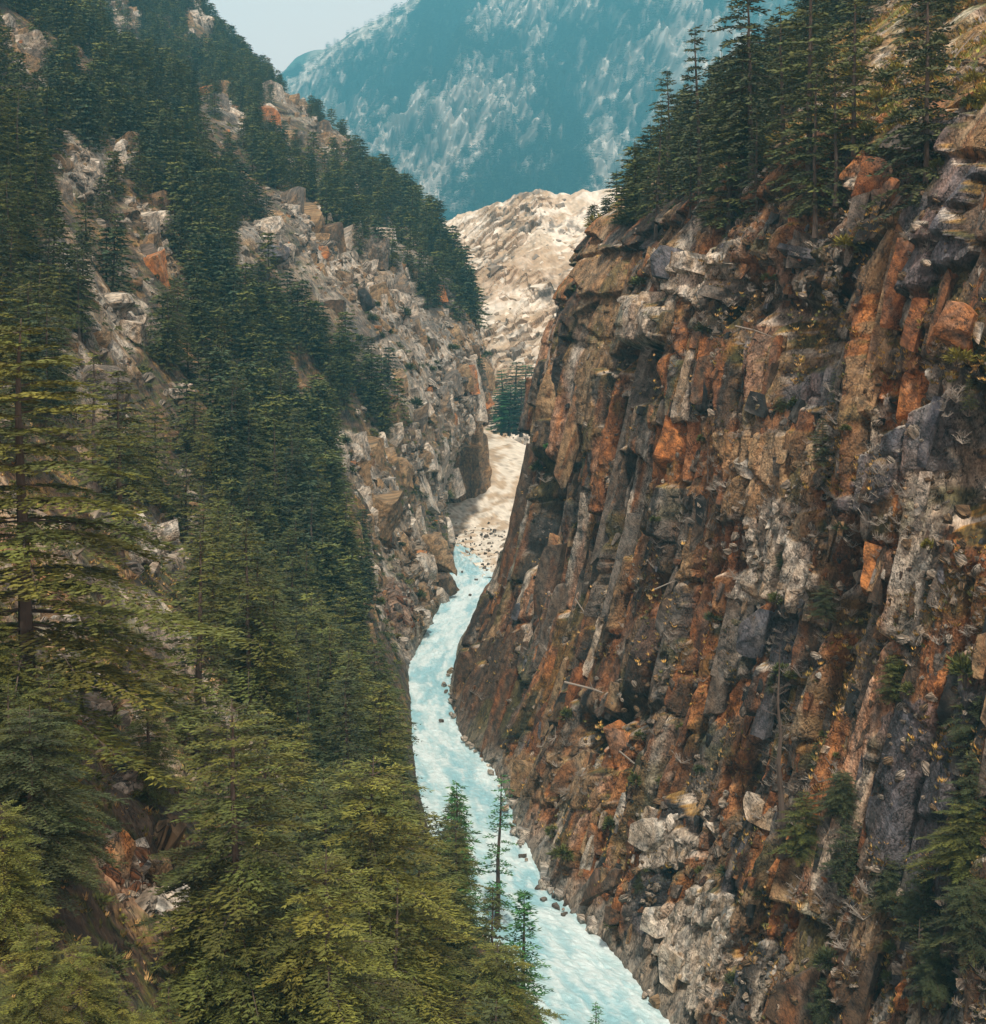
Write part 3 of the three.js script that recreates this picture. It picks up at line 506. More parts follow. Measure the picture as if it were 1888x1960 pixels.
{
  const r = rng(14), lump = []; let n = 0;
  const CRAG = [[600, 430], [700, 430], [790, 510], [870, 570], [920, 640], [945, 720], [940, 800], [880, 900], [868, 1040], [830, 1180], [775, 1260], [720, 1180], [640, 960], [700, 880], [760, 820], [735, 660], [600, 540]], NOSE = [[470, 160], [560, 170], [610, 250], [700, 300], [705, 370], [660, 330], [580, 280], [500, 230]];
  for (let k = 0; k < 3400; k++) {
    const b = k % 3 === 0 ? BARE[Math.floor(r() * BARE.length)] : null;
    let px = 460 + 490 * r(), py = 150 + 1110 * r(); if (b) { const q = proj(b.x, b.y, b.D), rr = b.r / b.D / K; px = q[0] + (r() * 2 - 1) * rr; py = q[1] + (r() * 2 - 1) * rr; } else if (!inside(CRAG, px, py) && !inside(NOSE, px, py)) continue;
    const t = hitL(px, py); if (!t || t.h < 1) continue;
    const P = hillPoint(t.D, t.h), big = n < 295 && r() < 0.26, w = (big ? 22 + 52 * r() * r() : 6 + 12 * r() * r()) * K * t.D, h = w * (0.7 + (big ? 1.3 : 1.2) * r()), name = ['pale', 'grey', 'tan', 'pale', 'tan', 'tan', 'pale', 'brown', 'tan', 'grey', 'pale', 'pale', 'tan', 'orange'][Math.floor(r() * 14)];
    const g = rockGeo(20000 + k * 3, w, h, w * 0.9, big ? 7 : 2, big ? 8 : 2, big ? 6 : 2, C[name], { other: name === 'pale' ? C.grey : C.tan, warp: 0.15, facets: 6, rough: 0.045 });
    g.applyMatrix4(new THREE.Matrix4().makeRotationFromEuler(new THREE.Euler((r() - 0.5) * 0.3, -0.3 + (r() - 0.5) * 1.2, 0.12 + (r() - 0.5) * 0.4, 'ZXY')).setPosition(P[0] - w * 0.22, P[1] - h * 0.1, P[2] - w * 0.2));
    if (big) { part(n ? `rock_block_${String(n).padStart(3, '0')}` : 'rock_block', g, slabMat, hill); n++; } else lump.push(g);
  }
  part('small_rocks', mergeGeometries(lump), slabMat, hill).userData.kind = 'stuff';
}
// bench of rock behind the bend, seen between the two walls
{
  const g = rockGeo(77, 22, 52, 26, 26, 46, 26, C.tan, { other: C.brown, warp: 0.16, facets: 14, rough: 0.12 });
  const m = part('rock_outcrop', g, rockMat, scene); m.position.set(-11, 12, -612); m.rotation.y = 0.5; m.rotation.z = 0.1; scene.remove(m);
  add(m, 'rock_outcrop', 'brown overhanging rock standing at the river bend beside the pale sand bar', 'rock outcrop');
}
// boulders
function boulder(px, py, w, h, name, label, group, side = hitL, sink = 0.25) {
  const t = side(px, py); if (!t) return null; const W = w * K * t.D, H = h * K * t.D;
  const g = rockGeo(Math.round(px * 7 + py), W, H, W * 0.85, 9, 8, 8, C[name] || name, { warp: 0.2, facets: 9, rough: 0.07, other: C.tan });
  const m = shadows(new THREE.Mesh(g, rockMat)); m.position.set(t.x, t.h + H * (0.5 - sink), -t.D + W * 0.1); m.rotation.y = px * 1.7; m.rotation.z = -0.2;
  return add(m, 'boulder', label, 'boulder', group);
}
boulder(192, 760, 100, 90, 'grey', 'big dark boulder with a pale flat top among the trees at left');
boulder(150, 800, 40, 30, 'pale', 'small pale rock under the left end of the big dark boulder');
boulder(225, 590, 70, 34, 'pale', 'upper of the two pale rocks above the big dark boulder');
boulder(255, 640, 54, 34, 'pale', 'lower of the two pale rocks above the big dark boulder');
boulder(108, 1215, 50, 44, 'tan', 'orange tan boulder at the foot of the tall olive cedar');
boulder(130, 1265, 70, 26, 'grey', 'flat grey rock just below the orange tan boulder');
boulder(200, 1375, 80, 50, 'tan', 'tan rock showing between the boughs of the near left cedars');
boulder(238, 1490, 60, 50, 'pale', 'pale broken rock in the gap between the near left cedars');
boulder(228, 1672, 70, 90, 'orange', 'bright orange upright rock among the boughs at lower left');
boulder(300, 1680, 60, 60, 'tan', 'tan rock wall piece right beside the bright orange rock');
boulder(330, 1770, 70, 100, 'pale', 'pale rock behind the small cedar with the bare trunk');
boulder(320, 1030, 50, 40, 'pale', 'upper pale rock in the stony gap right of the tall olive cedar');
boulder(275, 1080, 40, 40, 'pale', 'lower pale rock in the stony gap right of the tall olive cedar');
boulder(505, 465, 90, 60, 'pale', 'pale layered crag on the left slope above the dense stand');
boulder(520, 500, 70, 50, 'cool', 'dark hollow rock directly under the pale layered crag');
boulder(700, 585, 26, 44, 'black', 'small square black rock in the pale crags left of the gorge');
boulder(725, 500, 40, 60, 'grey', 'pointed grey rock on the skyline of the pale crags');
boulder(690, 885, 30, 30, 'pale', 'small pale rock high on the left bank crags among trees');
boulder(735, 1010, 70, 90, 'tan', 'big rounded tan rock buttress on the left bank of the river');
boulder(830, 1080, 60, 70, 'tan', 'tan rock overhanging the river on its left bank');
boulder(845, 1130, 50, 40, 'brown', 'brown rock at the water line of the left bank');
{
  const r = rng(21);
  for (let k = 0; k < 80; k++) {   // along the water of the right bank
    const D = 150 + 190 * r(), x = bankR(D) - 1.3 + 2 * r(), w = 0.4 + 1.7 * r() ** 3;
    const m = shadows(new THREE.Mesh(rockGeo(5000 + k, w * 1.3, w * 0.9, w, 4, 4, 4, k % 6 ? C.pale : C.tan, { warp: 0.2, facets: 8, rough: 0.05, other: C.pale }), rockMat));
    m.position.set(x, 0.25 * w + 0.1, -D); m.rotation.y = r() * 6; add(m, 'bank_stone', 'pale stone at the water line along the foot of the right cliff', 'stone', 'stones along the foot of the right cliff');
  }
  const ST = [[1065, 1735], [1042, 1722], [1080, 1752], [1100, 1745], [1228, 1850], [1060, 1715], [1030, 1700], [885, 1095], [912, 1110], [900, 1140], [1085, 1730], [845, 1380], [1000, 1640]];
  ST.forEach(([px, py], k) => { const D = EYE / ((py - HORIZON) * K), w = 0.5 + 0.6 * r(); const m = shadows(new THREE.Mesh(rockGeo(5200 + k, w * 1.5, w, w, 4, 4, 4, C.grey, { warp: 0.2, facets: 8, rough: 0.05, other: C.brown }), rockMat)); m.position.set((px - 944) * K * D, 0.05, -D); m.rotation.y = r() * 6; add(m, 'river_stone', 'stone standing out of the pale river water', 'stone', 'stones in the river'); });
}
// stones scattered over the slopes and ledges
{
  const g = rockGeo(321, 1, 0.7, 0.9, 2, 2, 2, [1, 1, 1], { warp: 0.22, facets: 7, rough: 0.04, other: [0.8, 0.75, 0.7] }), r = rng(31), M = [], col = [];
  const o = new THREE.Object3D();
  function put(x, y, z, s, c) { o.position.set(x, y, z); o.rotation.set(r() * 3, r() * 6, r() * 3); o.scale.set(s * (0.7 + 0.7 * r()), s * (0.6 + 0.6 * r()), s * (0.7 + 0.7 * r())); o.updateMatrix(); M.push(o.matrix.clone()); const k = 0.7 + 0.5 * r(); col.push(new THREE.Color(c[0] * k, c[1] * k, c[2] * k)); }
  for (let k = 0; k < 9000; k++) { const D = 90 + 300 * r(), h = cliffTop(D) + 80 * r() * r(); if (fbm(D / 16, h / 10, 501, 3) < 0.44) continue; put(rightX(D, h), h + 0.2, -D, 0.3 + 1.3 * r() ** 3, r() < 0.6 ? C.pale : C.tan); }
  for (let k = 0; k < 9000; k++) { const t = hitR(900 + 1000 * r(), 380 + 1600 * r()); if (!t || t.h < 2 || t.h > 104) continue; if (fbm(t.D / 12, t.h / 8, 333, 3) < 0.5 || (!rubbly(t.D, t.h) && r() < 0.7)) continue; const P = cliffPoint(t.D, t.h); put(P[0] - 0.1, P[1], P[2], 0.3 + 0.9 * r() ** 2, r() < 0.6 ? C.pale : C.tan); }
  for (const b of BARE) for (let k = 0; k < 70; k++) { const D = b.D + (r() - 0.5) * b.r * 3, h = b.y + (r() - 0.5) * b.r * 1.8; if (h < 0) continue; const p = hillPoint(D, h); if (p[3] < 0.3) continue; put(p[0], p[1], p[2], (0.35 + 1.1 * r() ** 3) * (1 + b.D / 350), r() < 0.6 ? C.pale : b.col); }
  for (let k = 0; k < 900; k++) { const D = 480 + 240 * r(), x = bankR(Math.min(D, 560)) + 36 * r() - 2, run = Math.max(0, x - bankR(Math.min(D, 560))); put(x, run * 0.12 + sstep(545, 735, D) * 30 + 0.2, -D, 0.4 + 1.4 * r() ** 3, r() < 0.6 ? C.pale : C.grey); }
  for (let k = 0; k < 5200; k++) { const D = 40 + 900 * r(), h = 6 + r() * (54 + Math.min(360, D * 0.5)); if (D > crestD(h)) continue; if (fbm(D / 20, h / 16, 336, 3) < 0.5) continue; const p = hillPoint(D, h); put(p[0], p[1], p[2], (0.5 + 2.2 * r() ** 3) * (1 + D / 500), r() < 0.65 ? C.pale : C.tan); }
  const im = new THREE.InstancedMesh(g, rockMat, M.length); M.forEach((m, i) => { im.setMatrixAt(i, m); im.setColorAt(i, col[i]); });
  add(shadows(im), 'scattered_stones', 'loose stones and rubble lying on the slopes and rock ledges', 'stones', null, 'stuff');
}

// ---------------------------------------------------------------- cedars
class Leaves {
  constructor() { this.p = []; this.c = []; this.i = []; }
  kite(x, y, z, dx, dy, dz, sx, sy, sz, len, wid, c) {
    const n = this.p.length / 3, mx = x + dx * len * 0.4, my = y + dy * len * 0.4, mz = z + dz * len * 0.4;
    this.p.push(x, y, z, mx + sx * wid, my + sy * wid, mz + sz * wid, x + dx * len, y + dy * len, z + dz * len, mx - sx * wid, my - sy * wid, mz - sz * wid);
    for (let k = 0; k < 4; k++) this.c.push(c[0], c[1], c[2]);
    this.i.push(n, n + 1, n + 2, n, n + 2, n + 3);
  }
  stick(a, b, ra, rb, c, sides = 4) {
    const d = new THREE.Vector3().subVectors(b, a).normalize(), u = new THREE.Vector3(d.y, -d.x, 0.3).cross(d).normalize(), w = new THREE.Vector3().crossVectors(d, u), n = this.p.length / 3;
    for (const [q, rr] of [[a, ra], [b, rb]]) for (let k = 0; k < sides; k++) { const t = k / sides * 6.2832, cx = Math.cos(t) * rr, cy = Math.sin(t) * rr; this.p.push(q.x + u.x * cx + w.x * cy, q.y + u.y * cx + w.y * cy, q.z + u.z * cx + w.z * cy); this.c.push(c[0], c[1], c[2]); }
    for (let k = 0; k < sides; k++) { const e = (k + 1) % sides; this.i.push(n + k, n + e, n + sides + k, n + e, n + sides + e, n + sides + k); }
  }
  geo() { const g = new THREE.BufferGeometry(); g.setAttribute('position', new THREE.Float32BufferAttribute(this.p, 3)); g.setAttribute('color', new THREE.Float32BufferAttribute(this.c, 3)); g.setIndex(this.i); return g; }
}
function deodar(seed, { H, R, boughs, perM, gap, tuft, open = 0.08, crownBase = 0.1, flat = 0.75, sides = 7, wood = [1, 1, 1], limbs = true, double = true, slim = 1, level = 1, droop = 0.25, ragged = 0.3 }) {
  const r = rng(seed), L = new Leaves(), W = new Leaves();
  let px = 0, pz = 0; const bend = [], nb = 9;
  for (let k = 0; k <= nb; k++) { bend.push(new THREE.Vector3(px, H * k / nb, pz)); px += (r() - 0.5) * 0.012 * H; pz += (r() - 0.5) * 0.012 * H; }
  const rad = t => 0.017 * H * Math.pow(1 - t, 0.8) + 0.02 + (t < 0.06 ? 0.006 * H * (1 - t / 0.06) : 0);
  for (let k = 0; k < nb; k++) W.stick(bend[k], bend[k + 1], rad(k / nb), rad((k + 1) / nb), wood, sides);
  const at = t => { const q = clamp(t * nb, 0, nb - 0.001), k = Math.floor(q); return new THREE.Vector3().lerpVectors(bend[k], bend[k + 1], q - k); };
  const lop = r() * 6.28, tiers = Math.round(boughs / 5.2);
  for (let b = 0; b < boughs; b++) {
    const tier = Math.floor(b / 5.2), tt = clamp((tier + 0.5 + (r() - 0.5) * 0.42) / tiers), t = crownBase + (0.985 - crownBase) * Math.pow(tt, 0.93);
    if (r() < open) continue;
    const az = b * 2.39996 + r() * 0.7, o = at(t);
    let len = R * (Math.pow(1 - tt, flat) * (0.86 - ragged * 0.5 + ragged * 1.1 * r()) + 0.05) * (1 + 0.2 * Math.cos(az - lop) + 0.14 * Math.sin(2 * az + lop * 3 + tt * 4)); if (tt < 0.14) len *= 0.55 + 0.45 * r();
    const up = mix(0.02, 0.45, tt * tt) + (r() - 0.5) * 0.14, dr = mix(droop + 0.08, droop * 0.5, tt) * (0.7 + 0.6 * r()), ca = Math.cos(az), sa = Math.sin(az);
    const pos = s => [o.x + ca * len * s, o.y + len * (up * s - dr * s * s), o.z + sa * len * s];
    const tone = 0.5 + 0.9 * r(), warm = (r() - 0.5) * 0.25;
    if (limbs) { const e = pos(0.55), f = pos(0.95); W.stick(o, new THREE.Vector3(...e), 0.012 * len + 0.015, 0.006 * len + 0.01, wood, 3); W.stick(new THREE.Vector3(...e), new THREE.Vector3(...f), 0.006 * len + 0.01, 0.006, wood, 3); }
    const n = Math.max(4, Math.round(len * perM * 2));
    for (let k = 0; k <= n; k++) {
      const s = k === n ? 0.86 : 0.14 + 0.84 * (k + r() * 0.7) / n, side = k === n ? 0 : k % 2 ? 1 : -1, P = pos(s);
      const tl = k === n ? len * 0.2 + tuft : (len * 0.4 * (1.08 - s) + tuft * 0.8) * (0.6 + 0.6 * r()), ta = az + side * (1.12 - 0.45 * s + (r() - 0.5) * 0.4), tx = Math.cos(ta), tz = Math.sin(ta), td = -0.1 - 0.25 * s * r() + up * 0.3;
      const m = Math.max(1, Math.round(tl / gap));
      for (let q = 0; q < m; q++) {
        const f = (q + 0.3 * r()) / m, x = P[0] + tx * tl * f, y = P[1] + td * tl * f - 0.12 * tl * f * f + (r() - 0.5) * tuft * 0.25 * level, z = P[2] + tz * tl * f;
        const a2 = ta + (r() - 0.5) * 1.7, dx = Math.cos(a2), dz = Math.sin(a2), dy = (r() - 0.42) * 0.5 * level, v = tone * (0.65 + 0.7 * r()), len2 = tuft * (0.7 + 0.6 * r());
        const c = [v * (1 + warm), v, v * (1 - warm)];
        const tilt = (r() - 0.5) * 0.9 * level;
        L.kite(x, y, z, dx, dy, dz, -dz * Math.cos(tilt), Math.sin(tilt), dx * Math.cos(tilt), len2, tuft * 0.17 * slim, c);
        if (double) L.kite(x, y, z, Math.cos(a2 + 0.9), dy - 0.2, Math.sin(a2 + 0.9), -dz * 0.4, 0.9, dx * 0.4, len2 * 0.8, tuft * 0.13 * slim, c);
      }
    }
  }
  return { leaves: L, wood: W, H, R };
}
const CLOSE = [[5.6, 0.62, 0.08, 110, 0.1, 0.3], [7, 0.48, 0.12, 112, 0.16, 0.5], [6.2, 0.55, 0.1, 120, 0.08, 0.4], [7.6, 0.42, 0.16, 104, 0.2, 0.6], [5, 0.75, 0.14, 104, 0.12, 0.3]].map(([R, flat, open, boughs, crownBase, droop], k) => deodar(k * 11 + 11, { H: 20, R, flat, open, boughs, crownBase, droop, perM: 3.4, gap: 0.22, tuft: 0.42, slim: 0.85, level: 0.7, ragged: 0.5 }));
const MIDT = [1, 2, 3, 4, 5, 6, 7, 8].map(k => deodar(k * 17 + 3, { H: 20, R: [3.6, 4.6, 5.4, 4, 5, 3.4, 4.4, 5.8][k - 1], boughs: 84 + 6 * (k % 3), perM: 1.8, gap: 0.46, tuft: 0.72, slim: 0.9, level: 0.7, crownBase: 0.06 + 0.05 * (k % 4), flat: [0.8, 0.6, 0.5, 0.75, 0.55, 0.9, 0.66, 0.45][k - 1], open: 0.06 + 0.06 * (k % 4), sides: 5, droop: 0.2 + 0.1 * (k % 4), ragged: 0.4 }));
const THIN = [1, 2].map(k => deodar(k * 23 + 5, { H: 20, R: 2.9, boughs: 74, perM: 1.7, gap: 0.4, tuft: 0.55, crownBase: 0.12, open: 0.25, flat: 0.62 }));
const FART = deodar(99, { H: 16, R: 3.4, boughs: 60, perM: 0.8, gap: 1.0, tuft: 1.35, crownBase: 0.06, sides: 4, limbs: false, wood: [0.5, 0.28, 0.25] });
function cedarProto(t, leaf) {
  const g = new THREE.Group();
  part('trunk', t.wg ??= t.wood.geo(), barkMat, g); part('crown', t.lg ??= t.leaves.geo(), leaf, g);
  g.userData.H = 0; return g;
}
const protos = {};
function cedar(kind, k, leaf, x, y, z, height, turn, label, group, widen = 1) {
  const set = { close: CLOSE, mid: MIDT, thin: THIN }[kind], t = set[k % set.length], key = kind + (k % set.length) + leaf;
  const o = protos[key] ? protos[key].clone() : (protos[key] = cedarProto(t, LEAF[leaf]));
  const s = height / t.H; o.scale.set(s * widen, s, s * widen); o.position.set(x, y - 0.3, z); o.rotation.set(Math.sin(turn * 7) * 0.035, turn, Math.cos(turn * 11) * 0.035); o.userData = {};
  return add(o, 'cedar_tree', label, 'tree', group);
}
// a tree whose tip stands at (px, py) in the photograph, of a height, found on the ground along that line of sight
function tipTree(side, px, py, H, D0 = 24) {
  const X = (px - 944) * K, Y = (HORIZON - py) * K, ground = side === 'L' ? groundL : groundR;
  for (let D = D0; D < 700; D += 0.5) { const g = ground(X * D, D), d = EYE + Y * D - g - H; if (d < 0) return { x: X * D, y: g, D, H }; }
  return null;
}
const placed = [];
function hero(side, px, py, H, kind, k, leaf, label, widen = 1, D0 = 24, group) {
  const t = tipTree(side, px, py, H, D0); if (!t) { console.log('no place for', label); return; }
  placed.push([t.x, t.D, H * 0.2]);
  cedar(kind, k, leaf, t.x, t.y, -t.D, H, px * 0.37, label, group, widen);
}
hero('L', 48, 600, 27, 'close', 2, 'olive', 'tall olive cedar at the left edge with a bare spike top', 1.2, 60);
hero('L', 690, 1440, 21, 'close', 1, 'olive', 'broad olive cedar with a flat rounded top left of the river', 1);
hero('L', 640, 1615, 18, 'close', 2, 'olive', 'olive cedar in front of and below the flat topped one', 1);
hero('L', 870, 1570, 18, 'close', 0, 'moss', 'dark dense cedar standing right at the river edge', 0.9);
hero('L', 952, 1478, 21, 'thin', 0, 'bright', 'thin sparse cedar standing alone against the river', 1, 60);
hero('L', 872, 1488, 20, 'mid', 0, 'bright', 'slender bright green cedar left of the sparse one by the river', 0.9, 70);
hero('L', 1000, 1690, 16, 'mid', 5, 'bright', 'lower bright green cedar at the right of the riverside group', 1.15, 60);
hero('L', 460, 1330, 21, 'close', 2, 'moss', 'wide mossy cedar in the middle of the near left group', 1);
hero('L', 372, 1690, 8, 'close', 1, 'olive', 'small cedar with a bare dark trunk before a pale rock', 0.9, 30);
hero('L', 1142, 1922, 12, 'thin', 0, 'bright', 'small cedar tip against the river at the bottom edge', 1.1, 50);
hero('L', 90, 1285, 11, 'close', 2, 'moss', 'near cedar with wide mossy boughs at the left edge', 1.1, 30);
hero('L', 285, 1290, 10, 'close', 0, 'moss', 'near cedar with long level boughs beside the left edge', 1.1, 30);
hero('L', 20, 1520, 8, 'close', 1, 'olive', 'near cedar at the left edge beside the bright orange rock', 1, 24);
hero('L', 60, 1760, 7, 'close', 2, 'olive', 'nearest cedar in the lower left corner', 1, 22);
hero('L', 225, 1890, 6, 'close', 0, 'olive', 'near cedar with olive boughs at the bottom edge left of centre', 0.9, 22);
hero('L', 150, 1800, 6.5, 'close', 3, 'olive', 'small olive cedar right below the bright orange rock', 1, 24);
hero('L', 318, 1868, 6.5, 'close', 4, 'moss', 'small mossy cedar at the bottom edge, right of the olive ones', 1, 24);
hero('L', 440, 1770, 9, 'close', 1, 'moss', 'mossy cedar at the bottom just right of the pale rock', 1, 30);
hero('L', 205, 1845, 5, 'close', 2, 'moss', 'little mossy cedar filling the gully at the lower left', 1.1, 20);
hero('L', 275, 1925, 5, 'close', 3, 'olive', 'little olive cedar at the bottom edge below the pale rock', 1.1, 20);
hero('L', 105, 1905, 5, 'close', 0, 'olive', 'lowest olive cedar top in the lower left corner', 1.1, 20);
hero('L', 560, 1790, 11, 'close', 1, 'moss', 'shaded cedar at the bottom between the two olive groups', 1.1, 30);
hero('L', 800, 1640, 17, 'close', 2, 'olive', 'olive cedar with feathery right side beside the dark riverside one', 1.05, 40);
hero('L', 950, 1800, 14, 'close', 1, 'olive', 'pale olive cedar at the bottom edge beside the river', 1.1, 40);
hero('L', 235, 700, 20, 'mid', 1, 'moss', 'mossy cedar right of the big dark boulder', 1, 60);
hero('L', 540, 700, 22, 'mid', 2, 'deep', 'deep green cedar rising out of the dense stand', 1, 80);
hero('L', 380, 1010, 20, 'mid', 3, 'moss', 'cedar below the stony gap in the left stand', 1.1, 60);
hero('L', 560, 1060, 21, 'mid', 4, 'mid', 'green cedar in the centre of the left stand', 1.1, 60);
// right side, above the cliff
const RT = [[1340, 45, 30, 'tall dark cedar with an open pointed crown, on the left skyline of the upper slope'], [1285, 130, 24, 'dark cedar just left of the tall pointed one above the cliff'], [1440, -60, 32, 'tall dark cedar cut by the top edge above the cliff'], [1550, -120, 34, 'thick dark cedar with a visible trunk in the middle of the upper stand'], [1500, 10, 26, 'cedar between the thick one and the tall pointed one'],
  [1256, 190, 26, 'slim cedar at the left end of the upper stand'], [1215, 270, 13, 'smallest green cedar at the left end of the upper stand'], [1395, 150, 22, 'cedar in front of the tall pointed one'], [1450, 200, 17, 'cedar with thin bare trunk near the cliff edge'], [1320, 240, 15, 'low cedar at the cliff edge below the dark stand'],
  [1240, 330, 10, 'little cedar on the cliff corner'], [1635, -60, 24, 'cedar with a crooked limb right of the upper stand'], [1775, -90, 30, 'lone cedar with a long bare trunk near the right edge'], [1420, 60, 24, 'dense cedar behind the front row of the upper stand'], [1600, 90, 20, 'cedar in the right part of the upper stand'], [1360, 310, 10, 'small cedar on the ledge under the upper stand'], [1480, 300, 8, 'tiny cedar by the dry grass at the cliff edge'], [1560, 120, 22, 'cedar in front of the thick one']];
RT.forEach(([px, py, H, label], k) => hero('R', px, py, H, k % 5 === 4 ? 'thin' : 'mid', k, ['deep', 'mid', 'deep', 'mid'][k % 4], label, k === 12 ? 0.75 : 0.86, 120));
{
  const r = rng(57), far = [], all = [], STRIP = [[620, 330], [720, 390], [800, 450], [880, 560], [915, 640], [940, 600], [890, 490], [830, 410], [770, 385], [715, 350], [660, 330]];
  const lim = curve([[-200, 1000], [0, 1050], [150, 1290], [300, 1310], [500, 1330], [690, 1450], [800, 1570], [900, 1580], [1000, 1720], [1100, 1900], [1200, 2100]]);
  for (let D0 = 26; D0 < 1090; D0 += 5.2) for (let h0 = 2; h0 < 430; h0 += 5.0) {
    const D = D0 + (r() - 0.5) * 6, h = h0 + (r() - 0.5) * 6, a = r(), b = r(), c = r(), e = r();
    if (h < 3 || h > 58 + Math.min(378, D * 0.52) || D > crestD(h) + 12) continue;
    const x0 = leftX(D, h), sk = inside(STRIP, ...proj(x0, h, D)), dens = sk ? 0.9 : fbm(D / 26, h / 22, 901, 3), bank = D < 560 && x0 > bankL(D) - 3;
    if (bank) continue;
    const cragZone = sk ? 0 : sstep(420, 500, D) * sstep(120, 70, h) + sstep(340, 400, D) * sstep(46, 28, h);
    const near0 = D < 150; if (!near0 && (dens < 0.385 + 0.25 * cragZone || (cragZone > 0.5 && a < 0.72) || a < 0.14)) continue;
    if (near0 && a < 0.05) continue;
    const p = hillPoint(D, h), [x, y, z] = p; if (p[3] > 0.25) continue;

    const H = ((D < 130 ? 12 : 13) + 9 * b * (0.4 + dens) - 5 * c * c - 4 * cragZone * c) * mix(0.46, 1, sstep(35, 115, D));
    const [bx, by] = proj(x, y, -z), [tx, ty] = proj(x, y + H, -z);
    if (bx < -160 || bx > 1900 || ty > 2010 || by < -30) continue;
    if (-z < 135 && ty < lim(bx)) continue;
    if (-z < 60 && bx > 500) continue;
    if (bx + 0.16 * H / -z / K > curve([[300, 780], [1300, 790], [1500, 805], [1620, 905], [1750, 960], [1960, 1040], [2300, 1150]])((by + ty) / 2) && -z < 330) continue;
    const rp = (-z < 85 ? 0.3 : 0.2) * H / -z / K;
    let hides = false; for (const q of BARE) { if (-z > q.D + 4) continue; const [qx, qy] = proj(q.x, q.y, q.D); const rr = q.r / K / q.D; if (Math.abs(qx - bx) < rp + rr * 0.65 && qy + rr * 0.35 > ty && qy - rr * 0.35 < by) { hides = true; break; } }
    if (hides && e < 0.95) continue;
    if (placed.some(q => Math.hypot(q[0] - x, q[1] + z) < 4)) continue;
    all.push({ x, y, z, H, bx, by, ty, a, b, c, e, side: 'L', px: H / -z });
  }
  for (let D0 = 130; D0 < 380; D0 += 5.5) for (let h0 = 98; h0 < 250; h0 += 4.5) {
    const D = D0 + (r() - 0.5) * 6, h = h0 + (r() - 0.5) * 5, a = r(), b = r(), c = r(), e = r(); if (h < cliffTop(D) - 3) continue;
    const x = rightX(D, h), H = 6 + 10 * b, [bx, by] = proj(x, h, D), [tx, ty] = proj(x, h + H, D);
    if (bx < 1100 || bx > 2000 || by < -40) continue;
    const dens = fbm(D / 22, h / 16, 911, 3) + sstep(1580, 1420, bx) * 0.25 - sstep(1560, 1660, bx) * 0.16 - sstep(cliffTop(D) + 14, cliffTop(D), h) * 0.08;
    if (dens < 0.49 || a < 0.15) continue;
    const skyl = curve([[1130, 380], [1190, 300], [1250, 190], [1340, 60], [1400, 0], [1480, -100], [2000, -700]])(bx); if (ty < skyl) continue;
    if (placed.some(q => Math.hypot(q[0] - x, q[1] - D) < 4)) continue;
    all.push({ x, y: h, z: -D, H, bx, by, ty, a, b, c, e, side: 'R', px: H / D });
  }
  // cedars on ledges of the cliff, lower right
  const LOW = [[1590, 1640, 13], [1640, 1700, 12], [1850, 1420, 12], [1800, 1400, 9], [1700, 1740, 11], [1650, 1900, 10], [1850, 1700, 14], [1760, 1800, 12], [1870, 1830, 12], [1620, 1330, 8], [1600, 1180, 8], [1605, 880, 9], [1590, 760, 8], [1560, 1480, 7], [1860, 1560, 11], [1720, 1330, 8], [1640, 1560, 9], [1500, 1320, 4], [1480, 780, 4], [1250, 1700, 5], [1170, 1640, 5], [1860, 780, 6], [1800, 1900, 10], [1500, 1080, 4], [1660, 480, 7], [1580, 1960, 9]];
  LOW.forEach(([px, by, H], k) => { const t = hitR(px, by); if (!t) return; const P = cliffPoint(t.D, t.h); const o = cedar(k % 2 ? 'mid' : 'close', k, k % 3 ? 'deep' : 'moss', P[0] - 0.4, P[1] - 0.4, P[2], H * 0.58, k * 1.3, `${H > 11 ? 'larger' : H > 7 ? 'medium' : 'little'} ${k % 3 ? 'dark' : 'mossy'} cedar on a right cliff ledge, ${by > 1750 ? 'at the bottom' : by > 1500 ? 'in the lower part' : by > 1200 ? 'in the middle' : 'in the upper part'} ${px > 1780 ? 'by the right edge' : px > 1560 ? 'right of the pillar' : 'left of the pillar'}`, 'cedars on the ledges of the right cliff', 1.5); });
  all.sort((p, q) => q.px - p.px);
  let n = 66;
  const PL = [[60, 300, 'high at the left edge of the picture'], [60, 800, 'beside the tall spike topped cedar at left'], [200, 760, 'around the big dark boulder at left'], [235, 520, 'above the two pale rocks on the left slope'], [420, 620, 'in the dense stand under the layered crag'], [600, 700, 'in the dense stand left of the pale crags'], [720, 760, 'at the right rim of the left stand'],
    [480, 900, 'in the centre of the dense left stand'], [330, 1100, 'around the stony gap in the left stand'], [650, 1050, 'on the bank slope left of the river bend'], [560, 1250, 'behind the near cedars left of the river'], [720, 1350, 'beside the middle reach of the river'], [760, 1600, 'by the river among the near cedars'], [500, 1600, 'between the near mossy and olive cedars'], [200, 1500, 'in the lower left woods before the tan rocks'], [250, 1850, 'at the bottom edge of the lower left woods'], [650, 1880, 'at the bottom edge left of the river'], [400, 350, 'on the upper left slope below the skyline'], [640, 380, 'on the skyline left of the mountain']];
  const PR = [[1220, 330, 'at the corner of the cliff top'], [1330, 200, 'at the left of the stand above the cliff'], [1450, 150, 'in the middle of the stand above the cliff'], [1560, 150, 'right in the stand above the cliff'], [1450, 320, 'along the rim of the cliff'], [1750, 100, 'on the dry grass near the upper right corner']];
  const tone = { olive: 'olive', moss: 'mossy green', mid: 'green', deep: 'dark green', blue: 'bluish green', bright: 'bright green', yellow: 'yellow green' };
